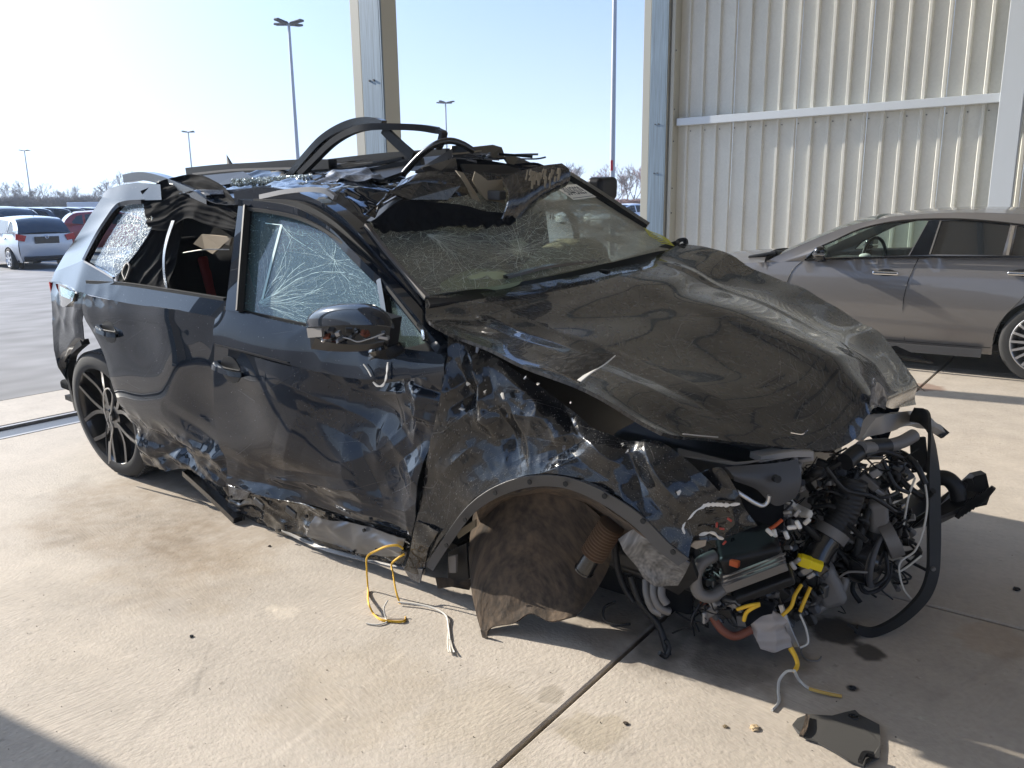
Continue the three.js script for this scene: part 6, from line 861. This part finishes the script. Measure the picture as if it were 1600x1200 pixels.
{ // grey car beside the wall
  const W = 0.9;
  const c = makeCar('grey_car', 'matt grey estate coupe with dark rear windows parked along the ribbed wall', {
    W, paint: new THREE.MeshPhysicalMaterial({ color: new THREE.Color().setRGB(0.175, 0.166, 0.160), roughness: 0.36, metalness: 0.4, clearcoat: 0.9, clearcoatRoughness: 0.06, side: THREE.DoubleSide }), r: 0.335, wb: 2.73, spokes: 20, rimMat: std([0.42, 0.42, 0.42], 0.35, 0.8),
    belt: [[3.55, 0.68], [3.3, 0.80], [2.9, 0.885], [2.4, 0.93], [2.1, 0.945], [1.8, 0.97], [1.08, 1.01], [0.22, 1.035], [-0.4, 1.04], [-0.88, 1.0]],
    roof: [[2.38, 0.94], [2.15, 1.06], [1.9, 1.18], [1.66, 1.28], [1.45, 1.335], [1.25, 1.37], [1.04, 1.39], [0.7, 1.40], [0.25, 1.38], [-0.3, 1.30], [-0.7, 1.14], [-0.9, 1.02]], wsTop: 1.42, rearTop: -0.35, hoodCrown: 0.09,
    windows: [[[1.98, 0.985], [1.9, 1.07], [1.77, 1.135], [1.55, 1.245], [1.32, 1.305], [1.1, 1.33], [0.99, 1.33], [1.10, 1.03]], [[0.93, 1.045], [0.89, 1.33], [0.73, 1.335], [0.55, 1.325], [0.36, 1.30], [0.38, 1.05]], [[0.32, 1.052], [0.31, 1.29], [0.0, 1.24], [-0.28, 1.13], [-0.34, 1.06]]],
    glassF: phy([0.66, 0.74, 0.70], 0.01, { transmission: 1, thickness: 0 }), mirror: 1.84, mirrorMat: M.plasticGloss, handles: [1.27, 0.22],
    gaps: [[[1.02, 1.005], [1.07, 0.85], [1.10, 0.62], [1.07, 0.27]], [[2.03, 0.95], [2.1, 0.88], [2.15, 0.75], [2.12, 0.45], [2.05, 0.27]], [[0.05, 0.95], [0.10, 0.85], [0.19, 0.72], [0.33, 0.51], [0.38, 0.28]], [[2.1, 0.262], [1.0, 0.262], [0.39, 0.262]]],
  });
  const g = ground(1625, 600); c.root.userData.label = 'matt grey estate coupe with dark rear windows parked along the ribbed wall'; c.place(g.x + N.x * 0.885, g.z + N.z * 0.885, Math.PI - AZ);
  const S = c.S, root = c.root;
  for (const sd of [-1, 1]) {
    mesh('sill_skirt', barGeo([V(2.25, 0.215, sd * 0.885), V(1.2, 0.21, sd * 0.905), V(0.45, 0.215, sd * 0.895)], 0.025, 0.07, V(0, 1, 0)), M.plasticGrey, root);
    mesh('belt_trim', barGeo([[2.0, 0.968], [1.6, 0.99], [1.1, 1.018], [0.6, 1.032], [0.0, 1.046], [-0.35, 1.052]].map(([x, y]) => V(x, y, sd * (S(x, y) + 0.004))), 0.016, 0.016, V(0, 1, 0)), M.plasticGloss, root);
    const sp = new THREE.Shape([[1.09, 1.03], [0.985, 1.33], [0.89, 1.335], [0.93, 1.042]].map(p => new THREE.Vector2(...p))), gg = new THREE.ShapeGeometry(sp); { const p = gg.attributes.position; for (let i = 0; i < p.count; i++) p.setZ(i, sd * (S(p.getX(i), p.getY(i)) + 0.004)); } mesh('b_post', gg, M.plasticGloss, root);
    mesh('window_seal', tubeGeo([[1.99, 0.985], [1.9, 1.075], [1.77, 1.142], [1.55, 1.252], [1.32, 1.312], [1.1, 1.338], [0.73, 1.342], [0.36, 1.308], [0.0, 1.247], [-0.3, 1.13]].map(([x, y]) => V(x, y, sd * (S(x, y) + 0.003))), 0.009, { seg: 60, rad: 6 }), M.plasticGloss, root);
    mesh('door_post_strip', barGeo([[0.345, 1.05], [0.335, 1.29]].map(([x, y]) => V(x, y, sd * (S(x, y) + 0.003))), 0.02, 0.01, V(0, 0, 1)), M.chrome, root);
    mesh('door_post_strip', barGeo([[0.928, 1.045], [0.888, 1.33]].map(([x, y]) => V(x, y, sd * (S(x, y) + 0.006))), 0.012, 0.01, V(0, 0, 1)), M.castGrey, root);
    mesh('mirror_trim', put(rbox(0.105, 0.016, 0.2, 0.005), V(1.84, 1.03, sd * (S(1.84, 1.03) + 0.1)), 0, sd * -0.15, 0), M.chrome, root);
  }
  mesh('steering_wheel', put(new THREE.TorusGeometry(0.18, 0.016, 8, 36), V(1.5, 0.98, -0.36), 0, Math.PI / 2 - 0.35, 0), M.plastic, root);
  mesh('scuttle', put(rbox(0.3, 0.04, 1.3, 0.015), V(2.5, 0.985, 0), 0, 0, -0.2), M.plastic, root);
  mesh('paper_tissue', put(new THREE.IcosahedronGeometry(0.045, 1).scale(1.3, 0.6, 0.8), V(1.52, 1.0, -0.62)), std([0.7, 0.7, 0.68], 0.9), root);
}
const hatch = (paint, o = {}) => ({ W: 0.85, r: 0.30, wb: 2.5, spokes: 7, paint, belt: [[3.3, 0.62], [3.05, 0.80], [2.6, 0.92], [2.3, 0.96], [1.5, 0.98], [0.5, 1.0], [-0.3, 1.02], [-0.62, 1.0]], roof: [[2.6, 0.93], [2.2, 1.12], [1.75, 1.32], [1.4, 1.42], [0.9, 1.475], [0.2, 1.46], [-0.25, 1.41], [-0.5, 1.22], [-0.63, 1.01]], wsTop: 1.42, rearTop: -0.25, windows: [[[2.0, 1.0], [1.9, 1.14], [1.55, 1.32], [1.2, 1.40], [0.95, 1.41], [0.95, 1.02]], [[0.88, 1.02], [0.88, 1.41], [0.4, 1.405], [0.1, 1.38], [0.1, 1.03]], [[0.02, 1.04], [0.02, 1.37], [-0.16, 1.33], [-0.34, 1.12], [-0.3, 1.06]]], tailLights: [[0.78, 1.02], [0.80, 0.85], [0.58, 0.80], [0.52, 0.96]], handles: [1.05, 0.2], ...o });
const suvSpec = (paint, o = {}) => ({ W: 0.93, r: 0.35, wb: 2.75, spokes: 5, paint, y0: 0.25, belt: [[3.6, 0.75], [3.4, 0.95], [2.9, 1.05], [2.4, 1.09], [1.5, 1.11], [0.5, 1.13], [-0.5, 1.14], [-0.85, 1.1]], roof: [[2.55, 1.07], [2.1, 1.35], [1.75, 1.53], [1.4, 1.61], [0.7, 1.65], [0, 1.63], [-0.5, 1.55], [-0.75, 1.3], [-0.88, 1.11]], wsTop: 1.5, rearTop: -0.5, windows: [[[2.1, 1.13], [1.95, 1.3], [1.6, 1.5], [1.1, 1.57], [1.05, 1.14]], [[0.98, 1.14], [1.0, 1.58], [0.2, 1.58], [0.15, 1.15]], [[0.05, 1.16], [0.05, 1.57], [-0.4, 1.48], [-0.55, 1.2]]], handles: [1.15, 0.2], ...o });
{
  const th = (fx, fz) => Math.atan2(-fz, fx);
  const silver = makeCar('silver_hatchback', 'silver hatchback with red tail lights seen from behind in the yard', hatch(carPaint([0.50, 0.53, 0.56], 0.5), { glassB: M.glassTint }));
  { const t = th(-0.75, -0.66), z = V(Math.sin(t), 0, Math.cos(t)), w = ground(16, 421); silver.place(w.x + z.x * 0.77, w.z + z.z * 0.77, t).scale.setScalar(0.92); mesh('plate_recess', put(rbox(0.03, 0.2, 0.66, 0.01), V(-0.735, 0.83, 0), 0, 0, 0.05), M.glassDark, silver.root); mesh('emblem', put(new THREE.TorusGeometry(0.045, 0.012, 6, 18), V(-0.76, 0.92, 0), 0, Math.PI / 2, 0), M.chrome, silver.root); mesh('roof_aerial', cyl(V(0.1, 1.49, 0), V(-0.08, 1.66, 0), 0.008, 0.004, 6), M.plastic, silver.root); mesh('lower_bumper', put(rbox(0.08, 0.14, 1.3, 0.04), V(-0.68, 0.3, 0)), M.plastic, silver.root); }
  const red = makeCar('red_car', 'small red hatchback behind the silver hatchback', hatch(carPaint([0.30, 0.02, 0.025], 0.2), { glassF: M.glassTint })); { const d = ray(128, 360), k = 30 / -d.z; red.place(d.x * k, -30, th(0.85, -0.52)); }
  const row = [[4, 27, 'black SUV parked behind the silver hatchback, its tailgate showing', 1, [0.012, 0.012, 0.014], [-0.8, -0.6]], [26, 33, 'dark blue SUV in the parked row beyond the silver car', 1, [0.02, 0.03, 0.05]], [53, 35, 'dark slate SUV in the parked row beyond the silver car', 1, [0.04, 0.045, 0.055]], [84, 37, 'black SUV in the parked row beyond the red car', 1, [0.015, 0.015, 0.017]], [110, 39, 'dark grey SUV in the parked row beyond the red car', 1, [0.06, 0.06, 0.065]], [133, 41, 'charcoal SUV at the end of the parked row beyond the red car', 1, [0.03, 0.03, 0.033]], [66, 50, 'dark SUV parked in the second row under the far trees', 1, [0.025, 0.027, 0.03]], [158, 44, 'black SUV in the parked row partly behind the rear of the wreck', 1, [0.012, 0.012, 0.013]], [-14, 36, 'dark hatchback at the outer end of the parked row', 0, [0.03, 0.03, 0.034]]];
  for (const [u, dist, label, kind, col, f] of row) { const c = makeCar('parked_car', label, (kind ? suvSpec : hatch)(carPaint(col, 0.3), { glassB: M.glassTint })); const d = ray(u, 345), k = dist / -d.z, ff = f ?? [-0.72, 0.55]; c.place(d.x * k, -dist, th(ff[0], ff[1])); }
  const wrow = [[972, 62, 'white car parked beside the corner column beyond the wreck screen', [0.7, 0.72, 0.74]], [990, 60, 'pale silver hatchback parked by the corner column, nearest the brush', [0.62, 0.66, 0.68]], [996, 50, 'white hatchback half hidden by the corner column', [0.75, 0.76, 0.78]], [925, 66, 'white hatchback behind the far mirror of the wreck', [0.7, 0.72, 0.73]]];
  for (const [u, dist, label, col] of wrow) { const c = makeCar('parked_car', label, hatch(carPaint(col, 0.1), { glassB: M.glassTint })); const d = ray(u, 345), k = dist / -d.z; c.place(d.x * k, -dist, th(-0.8, 0.6)); }
  const tr = thing('white_trailer', 'small white box trailer beyond the parked row', 'trailer'); { const d = ray(147, 322), k = 60 / -d.z; tr.position.set(d.x * k, 0, -60); tr.rotation.y = 0.3; mesh('box', put(rbox(3.2, 1.5, 1.8, 0.05), V(0, 1.35, 0)), std([0.6, 0.62, 0.63], 0.5), tr); for (const z of [-0.8, 0.8]) mesh('wheel', cyl(V(0, 0.3, z - 0.1), V(0, 0.3, z + 0.1), 0.3, 0.3, 20), M.tyre, tr); mesh('drawbar', put(rbox(1.2, 0.1, 0.1, 0.02), V(2.0, 0.5, 0)), M.galv, tr); }
}
// ------------------------------------------------------------ cords and litter on the floor
const gnd = new THREE.Group(); gnd.updateMatrixWorld(true); const G = new Frame(gnd, () => 0);
const gp = (u, v, y = 0.004) => ground(u, v, y);
const loc = a => F.pt(a).applyMatrix4(suv.matrixWorld);
{
  suv.updateMatrixWorld(true);
  const y = thing('yellow_cord', 'yellow cord loop hanging from the sill down to the concrete', 'cord');
  const loop = [loc([630, 858, 0.99]), loc([622, 853, 1.0]), loc([605, 854, 1.02]), loc([590, 860, 1.03]), loc([574, 870, 1.05]), loc([573, 890, 1.06]), loc([575, 920, 1.07])];
  const fl = [gp(577, 946, 0.03), gp(583, 958), gp(597, 969), gp(612, 971), gp(631, 971)];
  const up2 = [loc([627, 950, 1.08]), loc([619, 925, 1.06]), loc([614, 895, 1.03]), loc([612, 882, 1.01]), loc([622, 872, 0.995]), loc([632, 866, 0.98])];
  const R = rng(3), all = [...loop, ...fl, ...up2]; mesh('cord', tubeGeo(all, t => 0.0036 + 0.0007 * Math.cos(t * 700), { seg: 260, rad: 8 }), M.yellow, y);
  mesh('twist', tubeGeo(all.map(p => p.clone().add(V(0.003 * (R() - 0.5), 0.004, 0.003 * (R() - 0.5)))), 0.0022, { seg: 160, rad: 6 }), std([0.6, 0.33, 0.03], 0.8), y);
  const w = thing('white_string', 'thin white string knotted to the yellow cord and trailing over the floor', 'string');
  mesh('strand', tubeGeo([gp(606, 938, 0.05), gp(600, 950, 0.03), gp(603, 966), gp(604, 972), gp(590, 976), gp(572, 974)], 0.003, { seg: 40, rad: 5 }), M.string, w);
  mesh('strand', tubeGeo([gp(622, 941, 0.012), gp(650, 944, 0.012), gp(680, 951, 0.012), gp(697, 962, 0.01), gp(701, 980), gp(703, 1000)], 0.004, { seg: 50, rad: 5 }), M.string, w);
  for (let k = 0; k < 9; k++) mesh('frayed_end', tubeGeo([gp(701, 985), gp(702 + (R() - 0.5) * 6, 1003), gp(703 + (R() - 0.5) * 16, 1019, 0.003 + R() * 0.012)], 0.0022, { seg: 8, rad: 4 }), M.string, w);
  const c = thing('cut_cable', 'pale cut cable with a yellow sleeve lying below the engine', 'cable');
  mesh('strand', tubeGeo([gp(1241, 1048, 0.08), gp(1228, 1050, 0.05), gp(1218, 1062, 0.02), gp(1216, 1080), gp(1217, 1096), gp(1206, 1110)], 0.0045, { seg: 40, rad: 6 }), M.string, c);
  mesh('strand', tubeGeo([gp(1241, 1048, 0.08), gp(1250, 1064, 0.02), gp(1262, 1074), gp(1285, 1080), gp(1312, 1086)], 0.005, { seg: 40, rad: 6 }), M.string, c);
  mesh('sleeve', tubeGeo([gp(1264, 1076, 0.012), gp(1290, 1083, 0.01), gp(1315, 1088, 0.006)], 0.006, { seg: 14, rad: 6 }), std([0.5, 0.32, 0.08], 0.8), c);
  mesh('tail', tubeGeo([gp(1236, 1012, 0.12), gp(1243, 1026, 0.1), gp(1246, 1038, 0.08), gp(1241, 1050, 0.07)], 0.007, { seg: 14, rad: 7 }), M.yellow, c);
  const ws = thing('wire_curl', 'thin grey wire curl on the floor by the engine', 'wire'); mesh('strand', tubeGeo([gp(1254, 1008, 0.05), gp(1252, 1020), gp(1262, 1031), gp(1278, 1032), gp(1283, 1026)], 0.003, { seg: 30, rad: 5 }), M.castGrey, ws);
  // broken undertray piece
  const q = [[1246, 1122], [1262, 1116], [1300, 1118], [1322, 1112], [1336, 1109], [1343, 1116], [1374, 1132], [1376, 1162], [1374, 1184], [1360, 1190], [1350, 1198], [1325, 1188], [1300, 1172], [1278, 1160], [1258, 1153], [1246, 1144], [1238, 1132]];
  const ut = thing('undertray_piece', 'broken dark plastic undertray piece lying on the floor before the engine', 'car part');
  const R2 = rng(19); mesh('panel', plateGeo(q, q.map(([u, v]) => gp(u, v, 0.006 + 0.008 * R2())), 0.004, V(0, 5, 0)), std([0.045, 0.043, 0.04], 0.8), ut);
  mesh('ridge', barGeo([gp(1262, 1118, 0.014), gp(1258, 1138, 0.016), gp(1252, 1150, 0.012)], 0.012, 0.008, UP), M.mud, ut);
  { const p = gp(1334, 1114, 0.025); mesh('lug', put(new THREE.TorusGeometry(0.011, 0.004, 8, 18), p.setY(0.012), Math.PI / 2), M.plastic, ut); }
  mesh('tear', barGeo([gp(1366, 1180, 0.02), gp(1352, 1178, 0.02), gp(1344, 1190, 0.02)], 0.012, 0.012, UP), M.plastic, ut);
  const lump = (name, label, cat, u, v, r, mat, sq = 0.6, grp) => { const g = new THREE.IcosahedronGeometry(r, 2), p = g.attributes.position; for (let i = 0; i < p.count; i++) { const x = p.getX(i), y2 = p.getY(i), z = p.getZ(i), k = 1 + 0.7 * nz(x / r * 1.3 + u, y2 / r * 1.3, z / r * 1.3 + v); p.setXYZ(i, x * k, y2 * k * sq, z * k); } g.computeVertexNormals(); const c2 = gp(u, v, r * sq * 0.8); const m = mesh(name, g.translate(c2.x, c2.y, c2.z), mat); tag(m, label, cat, grp); return m; };
  lump('plastic_bit', 'small black plastic lump beside the cut cable', 'debris', 1332, 1075, 0.01, M.plastic, 0.7);
  lump('dry_leaf', 'crumpled tan dry leaf on the sunlit floor by the shadow edge', 'leaf', 1178, 1137, 0.014, std([0.42, 0.31, 0.18], 0.9), 0.35);
  lump('dry_leaf', 'small dark dry leaf beside the crumpled tan leaf', 'leaf', 1133, 1135, 0.007, std([0.15, 0.11, 0.06], 0.9), 0.4);
  lump('plastic_bit', 'dark plastic lump on the shaded floor beyond the hanging strip', 'debris', 1588, 920, 0.012, M.plastic, 0.6);
  lump('pebble', 'dark pebble on the open sunlit concrete', 'pebble', 299, 994, 0.0072, M.plastic, 0.5);  lump('pebble', 'brown clod near the floor joint', 'pebble', 978, 1130, 0.0077, M.mud, 0.4); lump('pebble', 'dark crumb on the concrete below the sill', 'pebble', 421, 853, 0.0066, M.mud, 0.5);  
  { const R3 = rng(808), g = []; for (let k = 0; k < 420; k++) { const u = R3() * 1600, v = 760 + R3() * 440, r = 0.001 + R3() * R3() * 0.0025, p = gp(u, v, r * 0.5); g.push(new THREE.TetrahedronGeometry(r, 0).rotateX(R3() * 3).rotateY(R3() * 6).translate(p.x, p.y, p.z)); } const m = mesh('grit', merged(g), std([0.12, 0.10, 0.08], 0.95)); tag(m, 'fine dark grit and glass crumbs scattered over the concrete', 'grit'); m.userData.kind = 'stuff'; }
}

renderer.render(scene, camera);
